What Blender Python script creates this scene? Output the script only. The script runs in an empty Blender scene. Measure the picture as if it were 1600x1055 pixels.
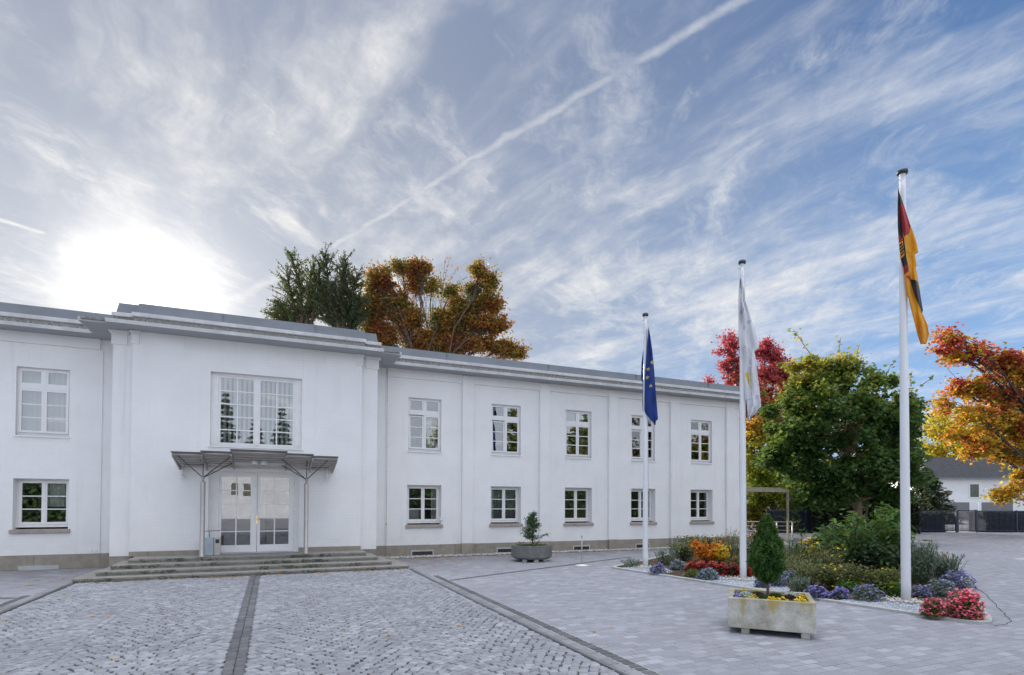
import bpy, math, random
import numpy as np
from mathutils import Vector, Matrix
random.seed(7); rng=np.random.default_rng(7)
R_=math.radians
sc=bpy.context.scene; COL=sc.collection
# ------------------------------------------------------------------ camera
F=871.04; CY=769.46; YAW,PIT,ROL=R_(23.26),R_(1.054),R_(0.248)
CAM=np.array([0,-17.271,1.7])
fw=np.array([math.sin(YAW)*math.cos(PIT),math.cos(YAW)*math.cos(PIT),math.sin(PIT)])
_r=np.array([math.cos(YAW),-math.sin(YAW),0]); _u=np.cross(_r,fw)
CR=_r*math.cos(ROL)+_u*math.sin(ROL); CU=-_r*math.sin(ROL)+_u*math.cos(ROL)
cd=bpy.data.cameras.new('camera'); cam=bpy.data.objects.new('camera',cd); COL.objects.link(cam)
cam.matrix_world=Matrix(((CR[0],CU[0],-fw[0],CAM[0]),(CR[1],CU[1],-fw[1],CAM[1]),(CR[2],CU[2],-fw[2],CAM[2]),(0,0,0,1)))
cd.sensor_width=36; cd.lens=36*F/1600; cd.shift_y=(CY-527.5)/1600; cd.clip_start=.1; cd.clip_end=5000
sc.camera=cam
# ------------------------------------------------------------------ sky, sun, exposure
ANTI=1.85      # brightness added to the unseen sky opposite the sun, to light the facade
SUN_AZ,SUN_EL=R_(-9.7),R_(16.6)      # azimuth from +Y towards +X
SD=Vector((math.sin(SUN_AZ)*math.cos(SUN_EL),math.cos(SUN_AZ)*math.cos(SUN_EL),math.sin(SUN_EL)))
sc.view_settings.view_transform='Standard'; sc.view_settings.look='None'
sc.view_settings.exposure=1.75; sc.view_settings.gamma=1.0
class NT:
    def __init__(s,nt): s.nt=nt; s.n=nt.nodes; s.l=nt.links
    def new(s,t,ins=None,**kw):
        n=s.n.new(t)
        for k,v in kw.items(): setattr(n,k,v)
        if ins:
            for k,v in ins.items():
                if hasattr(v,'is_output'): s.l.new(v,n.inputs[k])
                else: n.inputs[k].default_value=v
        return n
    def math(s,op,a,b=0.0,c=0.0,clamp=False):
        n=s.new('ShaderNodeMath',{0:a,1:b,2:c},operation=op); n.use_clamp=clamp; return n.outputs[0]
    def vmath(s,op,a,b=(0,0,0)):
        n=s.new('ShaderNodeVectorMath',{0:a,1:b},operation=op); return n
    def mix(s,f,a,b,mode='MIX'):
        n=s.new('ShaderNodeMix',None,data_type='RGBA',blend_type=mode)
        for i,v in ((0,f),(6,a),(7,b)):
            if hasattr(v,'is_output'): s.l.new(v,n.inputs[i])
            else: n.inputs[i].default_value=(v if i==0 else (tuple(v)+(1,))[:4])
        return n.outputs[2]
    def noise(s,vec,scale,detail=4,rough=.55,dist=0,lac=2.0):
        n=s.new('ShaderNodeTexNoise',{'Vector':vec,'Scale':scale,'Detail':detail,'Roughness':rough,'Distortion':dist}); return n.outputs[0]
    def ramp(s,f,stops,interp='LINEAR'):
        n=s.new('ShaderNodeValToRGB',{0:f}); e=n.color_ramp; e.interpolation=interp
        while len(e.elements)>1: e.elements.remove(e.elements[-1])
        e.elements[0].position=stops[0][0]; c=stops[0][1]; e.elements[0].color=(c if len(c)==4 else tuple(c)+(1,)) if hasattr(c,'__len__') else (c,c,c,1)
        for p,c in stops[1:]:
            x=e.elements.new(p); x.color=(tuple(c)+(1,))[:4] if hasattr(c,'__len__') else (c,c,c,1)
        return n.outputs[0]
    def maprange(s,v,a,b,c=0.,d=1.,smooth=False):
        n=s.new('ShaderNodeMapRange',{0:v,1:a,2:b,3:c,4:d}); n.clamp=True
        if smooth: n.interpolation_type='SMOOTHSTEP'
        return n.outputs[0]
w=bpy.data.worlds.new('World'); sc.world=w; w.use_nodes=True; w.node_tree.nodes.clear()
k=NT(w.node_tree)
tc=k.new('ShaderNodeTexCoord').outputs['Generated']
sky=k.new('ShaderNodeTexSky',sky_type='NISHITA',sun_disc=False,sun_elevation=SUN_EL,sun_rotation=SUN_AZ,altitude=100,air_density=1.0,dust_density=.6,ozone_density=2.0).outputs[0]
sep=k.new('ShaderNodeSeparateXYZ',{0:tc}); dx,dy,dz=sep.outputs
zc=k.math('MAXIMUM',k.math('ADD',dz,.06),.03)
px=k.math('DIVIDE',dx,zc); py=k.math('DIVIDE',dy,zc)      # the plane the cirrus lies in
# rotate so that the streak direction runs along q
def rot(a):
    ca,sa=math.cos(a),math.sin(a)
    p=k.math('ADD',k.math('MULTIPLY',px,ca),k.math('MULTIPLY',py,-sa))
    q=k.math('ADD',k.math('MULTIPLY',px,sa),k.math('MULTIPLY',py,ca)); return p,q
def vec(x,y,z=0.): return k.new('ShaderNodeCombineXYZ',{0:x,1:y,2:z}).outputs[0]
cosun=k.vmath('DOT_PRODUCT',tc,tuple(SD)).outputs['Value']
# warp
wp=k.new('ShaderNodeTexNoise',{'Vector':vec(px,py),'Scale':1.6,'Detail':4.,'Roughness':.55})
wv=k.vmath('SCALE',k.vmath('SUBTRACT',wp.outputs['Color'],(.5,.5,.5)).outputs[0]); wv.inputs['Scale'].default_value=.55
p1,q1=rot(R_(-14))
v1=k.vmath('ADD',vec(k.math('MULTIPLY',p1,2.0),k.math('MULTIPLY',q1,.55)),wv.outputs[0]).outputs[0]
n1=k.noise(v1,1.25,10,.60)
p2,q2=rot(R_(40))
v2=k.vmath('ADD',vec(k.math('MULTIPLY',p2,1.9),k.math('MULTIPLY',q2,.9),3.7),wv.outputs[0]).outputs[0]
n2=k.noise(v2,1.9,12,.68)
fine=k.noise(k.vmath('ADD',vec(k.math('MULTIPLY',p2,11.),k.math('MULTIPLY',q2,5.),1.2),wv.outputs[0]).outputs[0],1.,8,.66)
big=k.noise(vec(px,py,9.1),.8,3,.5)
n1c=k.maprange(k.math('ADD',n1,k.math('MULTIPLY',k.math('SUBTRACT',big,.5),.35)),.42,.70,0,1,True)
n2c=k.maprange(k.math('ADD',n2,k.math('MULTIPLY',k.math('SUBTRACT',big,.5),.45)),.44,.74,0,1,True)
rip=k.noise(k.vmath('ADD',vec(k.math('MULTIPLY',p2,5.),k.math('MULTIPLY',q2,3.2),7.7),wv.outputs[0]).outputs[0],1.,10,.7)
fm=k.math('MULTIPLY',k.maprange(fine,.3,.7,.62,1.12),k.maprange(rip,.32,.62,.42,1.15))
side=k.maprange(cosun,.42,.95,0,1)         # thicker veil towards the sun
veil=k.math('MULTIPLY',k.math('POWER',side,.9),.92)
cl=k.math('MULTIPLY',k.math('MAXIMUM',k.math('MULTIPLY',n1c,.95),k.math('MULTIPLY',n2c,.90)),fm)
# contrails: straight lines in the cloud plane
def contrail(a,b,wid,strength,f0,f1):
    ax,ay=a; bx,by=b; L=math.hypot(bx-ax,by-ay); tx,ty=(bx-ax)/L,(by-ay)/L
    rx=k.math('SUBTRACT',px,ax); ry=k.math('SUBTRACT',py,ay)
    s=k.math('ADD',k.math('MULTIPLY',rx,tx),k.math('MULTIPLY',ry,ty))
    d=k.math('SUBTRACT',k.math('MULTIPLY',rx,ty),k.math('MULTIPLY',ry,tx))
    d=k.math('ADD',d,k.math('MULTIPLY',k.math('SUBTRACT',k.noise(vec(px,py,5.),9.,5,.6),.5),wid*2.2))
    body=k.maprange(k.math('ABSOLUTE',d),0.,wid,1.,0.,True)
    t=k.math('DIVIDE',s,L)
    ends=k.math('MULTIPLY',k.maprange(t,f0,f0+.06,0,1,True),k.maprange(t,f1-.15,f1,1,0,True))
    br=k.maprange(k.noise(vec(px,py,1.),14.,4,.6),.3,.6,.45,1.)
    return k.math('MULTIPLY',k.math('MULTIPLY',k.math('MULTIPLY',body,ends),br),strength)
CT=[]
def plane_pt(x,y):
    d=fw+CR*(x-800)/F-CU*(y-CY)/F; d=d/np.linalg.norm(d); z=max(d[2]+.06,.03); return (d[0]/z,d[1]/z)
for a,b,wd,st,f0,f1 in (((505,395),(1165,-5),.022,.48,0.,1.5),((-20,338),(72,366),.022,.8,-.05,1.05),((365,470),(480,408),.05,.35,-.05,1.1)):
    CT.append(contrail(plane_pt(*a),plane_pt(*b),wd,st,f0,f1))
for c in CT: cl=k.math('MAXIMUM',cl,c)
skyb=k.vmath('MULTIPLY',sky,(.052,.052,.056)).outputs[0]
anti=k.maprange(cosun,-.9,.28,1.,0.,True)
over=k.maprange(dz,.70,.97,0.,1.,True)      # bright overhead cloud out of view, added to light the ground
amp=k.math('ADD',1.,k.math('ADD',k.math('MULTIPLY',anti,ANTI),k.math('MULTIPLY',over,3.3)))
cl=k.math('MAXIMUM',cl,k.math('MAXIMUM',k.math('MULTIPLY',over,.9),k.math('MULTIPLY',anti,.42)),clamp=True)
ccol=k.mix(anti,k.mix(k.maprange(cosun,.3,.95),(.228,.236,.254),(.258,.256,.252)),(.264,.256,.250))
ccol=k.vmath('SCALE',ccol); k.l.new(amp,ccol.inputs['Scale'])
vcol=k.mix(k.maprange(dz,.05,.6),(.150,.162,.186),(.086,.100,.132))
blue=k.mix(k.maprange(dz,0.,.62),(.115,.188,.300),(.027,.056,.122))
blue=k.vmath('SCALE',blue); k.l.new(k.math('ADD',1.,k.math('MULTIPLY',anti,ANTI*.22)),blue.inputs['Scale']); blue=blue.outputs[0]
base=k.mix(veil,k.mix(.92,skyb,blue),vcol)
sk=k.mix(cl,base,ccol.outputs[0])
# glow of the sun through thin cloud
g0=k.math('MULTIPLY',k.math('POWER',k.math('MAXIMUM',cosun,0.),9.),.05)
g1=k.math('MULTIPLY',k.math('POWER',k.math('MAXIMUM',cosun,0.),105.),.08)
g2=k.math('MULTIPLY',k.math('POWER',k.math('MAXIMUM',cosun,0.),420.),.40)
gl=k.math('ADD',g0,k.math('ADD',g1,g2))
glc=k.vmath('SCALE',(1.,.93,.79)); k.l.new(gl,glc.inputs['Scale'])
fin=k.vmath('ADD',sk,glc.outputs[0]).outputs[0]
# below the horizon: plain
fin=k.mix(k.maprange(dz,-.02,0.),(.12,.12,.12),fin)
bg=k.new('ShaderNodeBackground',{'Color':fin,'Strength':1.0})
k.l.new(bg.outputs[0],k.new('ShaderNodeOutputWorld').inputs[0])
sl=bpy.data.lights.new('sun','SUN'); sl.energy=3.0; sl.angle=R_(.5); sl.color=(1,.93,.83)
so=bpy.data.objects.new('sun',sl); COL.objects.link(so); so.rotation_euler=SD.to_track_quat('Z','Y').to_euler()

# ------------------------------------------------------------------ helpers
def at_z(x,y,z=0.):
    d=fw+CR*(x-800)/F-CU*(y-CY)/F; p=CAM+d*(z-CAM[2])/d[2]; return p
def at_d(x,dep):          # ground point under pixel column x at a given depth
    d=fw+CR*(x-800)/F; p=CAM+d*dep; return (float(p[0]),float(p[1]),0.)
FACE=-YAW                 # rotation about z that turns local +X to the picture's right
def wloc(o):
    v=Vector((0,0,0))
    while o: v+=o.location; o=o.parent
    return v
class MB:
    def __init__(s): s.v=[]; s.f=[]; s.m=[]; s.mi=0; s.sm=[]; s.smooth=False
    def add(s,vs,fs):
        b=len(s.v); s.v+=[tuple(map(float,q)) for q in vs]
        for f in fs: s.f.append([i+b for i in f]); s.m.append(s.mi); s.sm.append(s.smooth)
    def box(s,x0,x1,y0,y1,z0,z1):
        s.add([(x0,y0,z0),(x1,y0,z0),(x1,y1,z0),(x0,y1,z0),(x0,y0,z1),(x1,y0,z1),(x1,y1,z1),(x0,y1,z1)],
              [(0,3,2,1),(4,5,6,7),(0,1,5,4),(1,2,6,5),(2,3,7,6),(3,0,4,7)])
        return s
    def obox(s,c,ang,l,wd,z0,z1):
        ca,sa=math.cos(ang),math.sin(ang); P=[]
        for z in (z0,z1):
            for u,v in ((-l/2,-wd/2),(l/2,-wd/2),(l/2,wd/2),(-l/2,wd/2)): P.append((c[0]+u*ca-v*sa,c[1]+u*sa+v*ca,z))
        s.add(P,[(0,3,2,1),(4,5,6,7),(0,1,5,4),(1,2,6,5),(2,3,7,6),(3,0,4,7)]); return s
    def prism(s,pts,z0,z1):
        n=len(pts); s.add([(x,y,z0) for x,y in pts]+[(x,y,z1) for x,y in pts],
            [tuple(range(n-1,-1,-1)),tuple(range(n,2*n))]+[(i,(i+1)%n,n+(i+1)%n,n+i) for i in range(n)]); return s
    def tube(s,pts,rad,n=8,cap=True):
        pts=[Vector(p) for p in pts]; 
        if not hasattr(rad,'__len__'): rad=[rad]*len(pts)
        vs=[];prev=None
        for i,p in enumerate(pts):
            t=(pts[min(i+1,len(pts)-1)]-pts[max(i-1,0)])
            if t.length<1e-9: t=Vector((0,0,1))
            t.normalize()
            if prev is None: a=t.orthogonal().normalized()
            else:
                a=prev-t*prev.dot(t)
                if a.length<1e-6: a=t.orthogonal()
                a.normalize()
            prev=a; b=t.cross(a)
            for j in range(n):
                th=2*math.pi*j/n; vs.append(p+(a*math.cos(th)+b*math.sin(th))*rad[i])
        fs=[]
        for i in range(len(pts)-1):
            for j in range(n): fs.append((i*n+j,i*n+(j+1)%n,(i+1)*n+(j+1)%n,(i+1)*n+j))
        sm=s.smooth; s.smooth=True; s.add(vs,fs); s.smooth=False
        if cap: s.cap(len(s.v)-len(vs),n,len(pts))
        s.smooth=sm; return s
    def cap(s,b,n,m):
        for f in (tuple(range(n-1,-1,-1)),tuple(range((m-1)*n,m*n))): s.f.append([i+b for i in f]); s.m.append(s.mi); s.sm.append(False)
    def lathe(s,prof,c=(0,0,0),n=16):
        vs=[];fs=[]
        for r,z in prof:
            for j in range(n):
                th=2*math.pi*j/n; vs.append((c[0]+r*math.cos(th),c[1]+r*math.sin(th),c[2]+z))
        for i in range(len(prof)-1):
            for j in range(n): fs.append((i*n+j,i*n+(j+1)%n,(i+1)*n+(j+1)%n,(i+1)*n+j))
        sm=s.smooth; s.smooth=True; s.add(vs,fs); s.cap(len(s.v)-len(vs),n,len(prof)); s.smooth=sm; return s
    def build(s,name,mats,parent=None,local=False,bevel=0):
        me=bpy.data.meshes.new(name); off=Vector((0,0,0))
        if parent is not None and not local: off=wloc(parent)
        me.from_pydata([(a-off.x,b-off.y,c-off.z) for a,b,c in s.v],[],s.f)
        if not isinstance(mats,(list,tuple)): mats=[mats]
        for m_ in mats: me.materials.append(m_)
        me.polygons.foreach_set('material_index',s.m); me.polygons.foreach_set('use_smooth',s.sm); me.update()
        o=bpy.data.objects.new(name,me); COL.objects.link(o)
        if parent is not None: o.parent=parent
        if bevel:
            b=o.modifiers.new('bevel','BEVEL'); b.width=bevel; b.segments=2; b.limit_method='ANGLE'
        return o
def np_mesh(name,V,nper,mat,parent=None,matidx=None,smooth=False):
    """N polygons of nper verts each, V is (N*nper,3) in the parent's local frame"""
    n=len(V)//nper; me=bpy.data.meshes.new(name)
    me.vertices.add(len(V)); me.vertices.foreach_set('co',np.asarray(V,dtype=np.float32).ravel())
    me.loops.add(len(V)); me.loops.foreach_set('vertex_index',np.arange(len(V),dtype=np.int32))
    me.polygons.add(n); me.polygons.foreach_set('loop_start',np.arange(0,len(V),nper,dtype=np.int32))
    me.polygons.foreach_set('loop_total',np.full(n,nper,dtype=np.int32))
    for m_ in (mat if isinstance(mat,(list,tuple)) else [mat]): me.materials.append(m_)
    if matidx is not None: me.polygons.foreach_set('material_index',matidx)
    me.update(calc_edges=True); me.validate()
    o=bpy.data.objects.new(name,me); COL.objects.link(o)
    if parent is not None: o.parent=parent
    return o
def tag(o,label=None,cat=None,group=None,kind=None):
    if label: o['label']=label
    if cat: o['category']=cat
    if group: o['group']=group
    if kind: o['kind']=kind
    return o
def thing(name,label,cat,loc=(0,0,0),rz=0,group=None):
    o=bpy.data.objects.new(name,None); COL.objects.link(o); o.empty_display_size=.2
    o.location=loc; o.rotation_euler=(0,0,rz); return tag(o,label,cat,group)
def structure(o): o['kind']='structure'; return o

# ------------------------------------------------------------------ materials
def newmat(name):
    m=bpy.data.materials.new(name); m.use_nodes=True; m.node_tree.nodes.clear(); k=NT(m.node_tree)
    out=k.new('ShaderNodeOutputMaterial'); b=k.new('ShaderNodeBsdfPrincipled'); k.l.new(b.outputs[0],out.inputs[0]); return m,k,b,out
def simple(name,col,rough=.6,metal=0,var=.12,scale=6,bump=0,bscale=40,spec=.5,stretch=None):
    m,k,b,out=newmat(name); tc=k.new('ShaderNodeTexCoord').outputs['Object']
    if stretch: tc=k.vmath('MULTIPLY',tc,stretch).outputs[0]
    n=k.noise(tc,scale,5,.6); c=tuple(col)
    k.l.new(k.mix(k.maprange(n,.3,.7),tuple(x*(1-var) for x in c),tuple(min(1,x*(1+var)) for x in c)),b.inputs['Base Color'])
    b.inputs['Roughness'].default_value=rough; b.inputs['Metallic'].default_value=metal; b.inputs['Specular IOR Level'].default_value=spec
    if bump:
        bn=k.new('ShaderNodeBump',{'Strength':bump,'Distance':.01,'Height':k.noise(tc,bscale,4,.6)}); k.l.new(bn.outputs[0],b.inputs['Normal'])
    return m
M={}
# white painted rendered brick wall
def wall_mat():
    m,k,b,out=newmat('white_painted_wall'); g=k.new('ShaderNodeTexCoord').outputs['Object']
    s=k.new('ShaderNodeSeparateXYZ',{0:g}); x,y,z=s.outputs
    v=k.new('ShaderNodeCombineXYZ',{0:k.math('ADD',x,y),1:z,2:0.}).outputs[0]
    br=k.new('ShaderNodeTexBrick',{'Vector':v,'Scale':1.,'Mortar Size':.008,'Mortar Smooth':1.,'Brick Width':.26,'Row Height':.082}); 
    n=k.noise(g,1.1,6,.6); n2=k.noise(k.vmath('MULTIPLY',g,(1.,1.,.25)).outputs[0],2.2,5,.6)
    c=k.mix(k.maprange(n,.3,.75),(.80,.785,.765),(.87,.858,.84))
    c=k.mix(k.math('MULTIPLY',k.maprange(n2,.55,.8),.25),c,(.70,.69,.66))
    foot=k.math('MULTIPLY',k.maprange(z,.36,1.1,1.,0.),k.maprange(k.noise(g,3.,4,.6),.4,.7))   # splash stains
    c=k.mix(k.math('MULTIPLY',foot,.32),c,(.66,.64,.60))
    st=k.noise(k.vmath('MULTIPLY',g,(5.,5.,.22)).outputs[0],1.,5,.65)
    st=k.math('MULTIPLY',k.maprange(st,.56,.72),k.maprange(k.noise(g,.6,3,.5),.4,.6))
    c=k.mix(k.math('MULTIPLY',st,.34),c,(.60,.585,.55))
    k.l.new(c,b.inputs['Base Color']); b.inputs['Roughness'].default_value=.85
    h=k.math('ADD',k.math('MULTIPLY',br.outputs['Fac'],-.6),k.math('MULTIPLY',k.noise(g,28.,5,.65),.9))
    bn=k.new('ShaderNodeBump',{'Strength':.30,'Distance':.012,'Height':h}); k.l.new(bn.outputs[0],b.inputs['Normal']); return m
M['wall']=wall_mat()
M['trim']=simple('white_trim_paint',(.80,.79,.78),.6,var=.05,bump=.1)
M['cornice']=simple('pale_cornice_paint',(.56,.555,.545),.7,var=.16,scale=3,stretch=(1,1,.3))
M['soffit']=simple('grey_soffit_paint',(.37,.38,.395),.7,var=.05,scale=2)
M['winpaint']=simple('window_paint',(.80,.785,.77),.35,var=.04)
M['zinc']=simple('zinc_sheet',(.19,.205,.225),.6,metal=.2,var=.12,scale=1.5)
M['gap']=simple('dirty_gravel_gutter',(.24,.235,.22),.95,var=.6,scale=30,bump=.6)
def stone(name,c1,c2,stain,bw=1.2,rh=.6,joint=True,ss=3.,thr=.55,axis=True,mossy=0.):
    m,k,b,out=newmat(name); g=k.new('ShaderNodeTexCoord').outputs['Object']
    s=k.new('ShaderNodeSeparateXYZ',{0:g}); x,y,z=s.outputs
    n=k.noise(g,5,6,.65); c=k.mix(k.maprange(n,.3,.7),c1,c2)
    n2=k.noise(k.vmath('MULTIPLY',g,(1.,1.,.5)).outputs[0],ss,6,.7)
    c=k.mix(k.math('MULTIPLY',k.maprange(n2,thr,thr+.15),.75),c,stain)
    h=k.noise(g,60.,4,.7)
    if joint:
        v=k.new('ShaderNodeCombineXYZ',{0:k.math('ADD',x,y),1:z,2:0.}).outputs[0]
        br=k.new('ShaderNodeTexBrick',{'Vector':v,'Scale':1.,'Mortar Size':.006,'Mortar Smooth':.3,'Brick Width':bw,'Row Height':rh})
        br.offset=0.
        c=k.mix(k.math('MULTIPLY',br.outputs['Fac'],.7),c,(.10,.095,.085))
        h=k.math('ADD',h,k.math('MULTIPLY',br.outputs['Fac'],-2.))
    if mossy:
        mz=k.math('MULTIPLY',k.maprange(k.math('ADD',k.math('MULTIPLY',k.noise(g,2.2,3,.6),.55),k.math('MULTIPLY',k.noise(g,22.,5,.75),.45)),.525,.56),mossy)
        c=k.mix(mz,c,(.055,.065,.035))
    k.l.new(c,b.inputs['Base Color']); b.inputs['Roughness'].default_value=.9
    bn=k.new('ShaderNodeBump',{'Strength':.5,'Distance':.006,'Height':h}); k.l.new(bn.outputs[0],b.inputs['Normal']); return m
M['plinth']=stone('plinth_sandstone',(.26,.23,.185),(.36,.32,.26),(.19,.175,.14),bw=1.35,rh=3.)
M['sill']=stone('sill_stone',(.34,.29,.25),(.42,.36,.32),(.26,.22,.19),joint=False)
M['step']=stone('step_stone',(.25,.235,.21),(.34,.32,.29),(.17,.165,.13),bw=1.6,rh=3.,mossy=.0)
M['stepmoss']=stone('step_edge_stone',(.21,.20,.165),(.34,.325,.29),(.13,.13,.09),bw=1.6,rh=3.,ss=5.,thr=.54,mossy=.85)
M['concrete']=stone('kerb_concrete',(.40,.40,.38),(.52,.52,.50),(.30,.30,.27),joint=False)
M['octconcrete']=stone('dark_exposed_concrete',(.13,.135,.12),(.20,.20,.185),(.08,.085,.07),joint=False)
def planter_mat():
    m,k,b,out=newmat('stained_planter_concrete'); g=k.new('ShaderNodeTexCoord').outputs['Object']
    s=k.new('ShaderNodeSeparateXYZ',{0:g}); z=s.outputs[2]
    c=k.mix(k.maprange(k.noise(g,3.,7,.68),.35,.68),(.30,.27,.20),(.66,.64,.56))
    pit=k.maprange(k.noise(g,38.,5,.7),.56,.68)
    c=k.mix(k.math('MULTIPLY',pit,.55),c,(.16,.14,.10))
    drip=k.noise(k.vmath('MULTIPLY',g,(7.,7.,1.1)).outputs[0],1.,5,.6)
    top=k.maprange(z,.22,.50)
    c=k.mix(k.math('MULTIPLY',k.maprange(k.math('ADD',drip,k.math('MULTIPLY',top,.16)),.60,.74),.75),c,(.42,.31,.05))
    c=k.mix(k.math('MULTIPLY',k.maprange(z,.42,.5),.5),c,(.22,.20,.14))
    k.l.new(c,b.inputs['Base Color']); b.inputs['Roughness'].default_value=.92
    bn=k.new('ShaderNodeBump',{'Strength':.6,'Distance':.006,'Height':k.noise(g,45.,6,.7)}); k.l.new(bn.outputs[0],b.inputs['Normal']); return m
M['planter']=planter_mat()
M['soil']=simple('garden_soil',(.055,.038,.026),.95,var=.45,scale=25,bump=1.,bscale=60)
M['steel']=simple('brushed_steel',(.50,.465,.43),.5,metal=.65,var=.12,scale=4)
M['steeldark']=simple('dark_steel',(.10,.095,.09),.45,metal=.6)
M['black']=simple('black_plastic',(.02,.02,.025),.4)
M['brass']=simple('polished_brass',(.8,.65,.35),.25,metal=.9)
M['pole']=simple('white_pole_coating',(.80,.80,.80),.35,var=.04,scale=3,stretch=(1,1,.2))
M['cap']=simple('black_cap',(.03,.032,.04),.35)
M['rope']=simple('halyard_rope',(.55,.56,.58),.8)
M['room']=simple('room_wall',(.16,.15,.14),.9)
M['curtain']=simple('curtain_cloth',(.78,.78,.76),.9,var=.06)
M['blind']=simple('blind_slat',(.76,.76,.73),.8,var=.05)
M['drape']=simple('grey_drape',(.34,.36,.38),.9,var=.1)
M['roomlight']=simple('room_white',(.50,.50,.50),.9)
def glass():
    m,k,b,out=newmat('window_glass'); k.n.remove(b)
    fr=k.new('ShaderNodeFresnel',{'IOR':1.75})
    g=k.new('ShaderNodeTexCoord').outputs['Object']
    bn=k.new('ShaderNodeBump',{'Strength':.04,'Distance':.01,'Height':k.noise(g,2.5,2,.5)})
    gl=k.new('ShaderNodeBsdfGlossy',{'Color':(1,1,1,1),'Roughness':.01,'Normal':bn.outputs[0]})
    tr=k.new('ShaderNodeBsdfTransparent',{'Color':(.86,.88,.88,1)})
    f=k.math('ADD',k.math('MULTIPLY',fr.outputs[0],1.1),.05,clamp=True)
    mx=k.new('ShaderNodeMixShader',{0:f,1:tr.outputs[0],2:gl.outputs[0]}); k.l.new(mx.outputs[0],out.inputs[0]); return m
M['glass']=glass()
M['doorglass']=glass()
def canopy_glass():
    m,k,b,out=newmat('canopy_glass'); b.inputs['Base Color'].default_value=(.42,.42,.43,1); b.inputs['Roughness'].default_value=.35
    b.inputs['Alpha'].default_value=.85; return m
M['canglass']=canopy_glass()
# foliage
def leafmat(name,stops,rough=.55,trans=.35,patch=None,scale=.6,zramp=None,var=.25,yadd=.2):
    """stops: colour ramp over a value made of per-leaf random + clump noise"""
    m,k,b,out=newmat(name)
    g=k.new('ShaderNodeTexCoord').outputs['Object']
    isl=k.new('ShaderNodeNewGeometry').outputs['Random Per Island']
    n=k.noise(g,scale,3,.6)
    f=k.math('ADD',k.math('MULTIPLY',isl,.42),k.math('MULTIPLY',k.maprange(n,.3,.7),.58))
    if zramp:
        z=k.new('ShaderNodeSeparateXYZ',{0:g}).outputs[2]
        t=k.maprange(z,zramp[0],zramp[1])
        f=k.math('ADD',k.math('MULTIPLY',t,zramp[2]),k.math('MULTIPLY',f,1-zramp[2]),clamp=True)
    c=k.ramp(f,stops)
    vv=k.new('ShaderNodeHueSaturation',{'Hue':.5,'Saturation':1.,'Value':k.math('ADD',1-var,k.math('MULTIPLY',k.math('FRACT',k.math('MULTIPLY',isl,7.31)),2*var)),'Fac':1.,'Color':c}).outputs[0]
    k.l.new(vv,b.inputs['Base Color']); b.inputs['Roughness'].default_value=rough; b.inputs['Specular IOR Level'].default_value=.35
    tl=k.new('ShaderNodeBsdfTranslucent',{'Color':k.mix(yadd,vv,(.5,.45,.05),'ADD')})
    mx=k.new('ShaderNodeMixShader',{0:trans,1:b.outputs[0],2:tl.outputs[0]}); k.l.new(mx.outputs[0],out.inputs[0]); return m
M['maple']=leafmat('maple_leaves',[(0,(.024,.070,.020)),(.40,(.048,.122,.028)),(.58,(.10,.175,.034)),(.68,(.26,.27,.04)),(.84,(.46,.28,.03)),(1,(.48,.22,.03))],trans=.40,scale=.55,zramp=(4.2,8.8,.42))
M['larch']=leafmat('larch_needles',[(0,(.03,.055,.02)),(.6,(.065,.10,.03)),(1,(.15,.17,.045))],trans=.3,scale=.5)
M['larchdark']=leafmat('dark_needles',[(0,(.02,.04,.02)),(.6,(.04,.07,.03)),(1,(.09,.11,.035))],trans=.25,scale=.5)
M['autumn']=leafmat('autumn_leaves',[(0,(.06,.09,.02)),(.26,(.14,.16,.03)),(.42,(.32,.22,.04)),(.58,(.34,.15,.04)),(.8,(.27,.08,.035)),(1,(.17,.05,.03))],yadd=.04,trans=.5,scale=.42)
M['autdark']=leafmat('brown_leaves',[(0,(.03,.045,.015)),(.45,(.09,.075,.02)),(1,(.19,.085,.025))],yadd=.04,trans=.3,scale=.42)
M['liquid']=leafmat('liquidambar_leaves',[(0,(.46,.15,.03)),(.16,(.22,.28,.03)),(.38,(.36,.40,.04)),(.54,(.56,.36,.04)),(.64,(.50,.16,.06)),(.76,(.46,.08,.09)),(1,(.50,.09,.12))],yadd=.04,trans=.42,scale=.5,zramp=(1.,11.0,.72))
M['orange']=leafmat('orange_red_leaves',[(0,(.30,.36,.04)),(.18,(.58,.46,.04)),(.32,(.66,.30,.04)),(.42,(.34,.38,.04)),(.50,(.62,.32,.04)),(.57,(.56,.10,.05)),(.72,(.38,.05,.045)),(1,(.26,.035,.04))],yadd=.03,trans=.55,scale=.9,zramp=(4.2,11.2,.26))
M['yellow']=leafmat('yellow_leaves',[(0,(.30,.30,.03)),(.5,(.48,.40,.03)),(1,(.60,.42,.03))],trans=.5,scale=.4)
M['conifer']=leafmat('spruce_needles',[(0,(.012,.028,.012)),(1,(.03,.06,.022))],trans=.15,scale=1.)
M['thuja']=leafmat('thuja_sprays',[(0,(.022,.068,.016)),(.55,(.05,.135,.026)),(.84,(.12,.21,.045)),(.93,(.16,.12,.045)),(1,(.20,.10,.045))],trans=.3,scale=3.)
M['smallcon']=leafmat('cypress_sprays',[(0,(.03,.075,.03)),(1,(.07,.14,.06))],trans=.25,scale=3.)
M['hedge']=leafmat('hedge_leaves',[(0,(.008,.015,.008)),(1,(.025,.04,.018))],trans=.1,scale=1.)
M['shrub']=leafmat('shrub_leaves',[(0,(.035,.10,.025)),(.55,(.075,.18,.04)),(1,(.22,.36,.06))],trans=.4,scale=1.6)
M['darkshrub']=leafmat('dark_shrub_leaves',[(0,(.03,.07,.035)),(.7,(.06,.12,.045)),(1,(.13,.18,.06))],trans=.25,scale=1.2)
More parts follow.
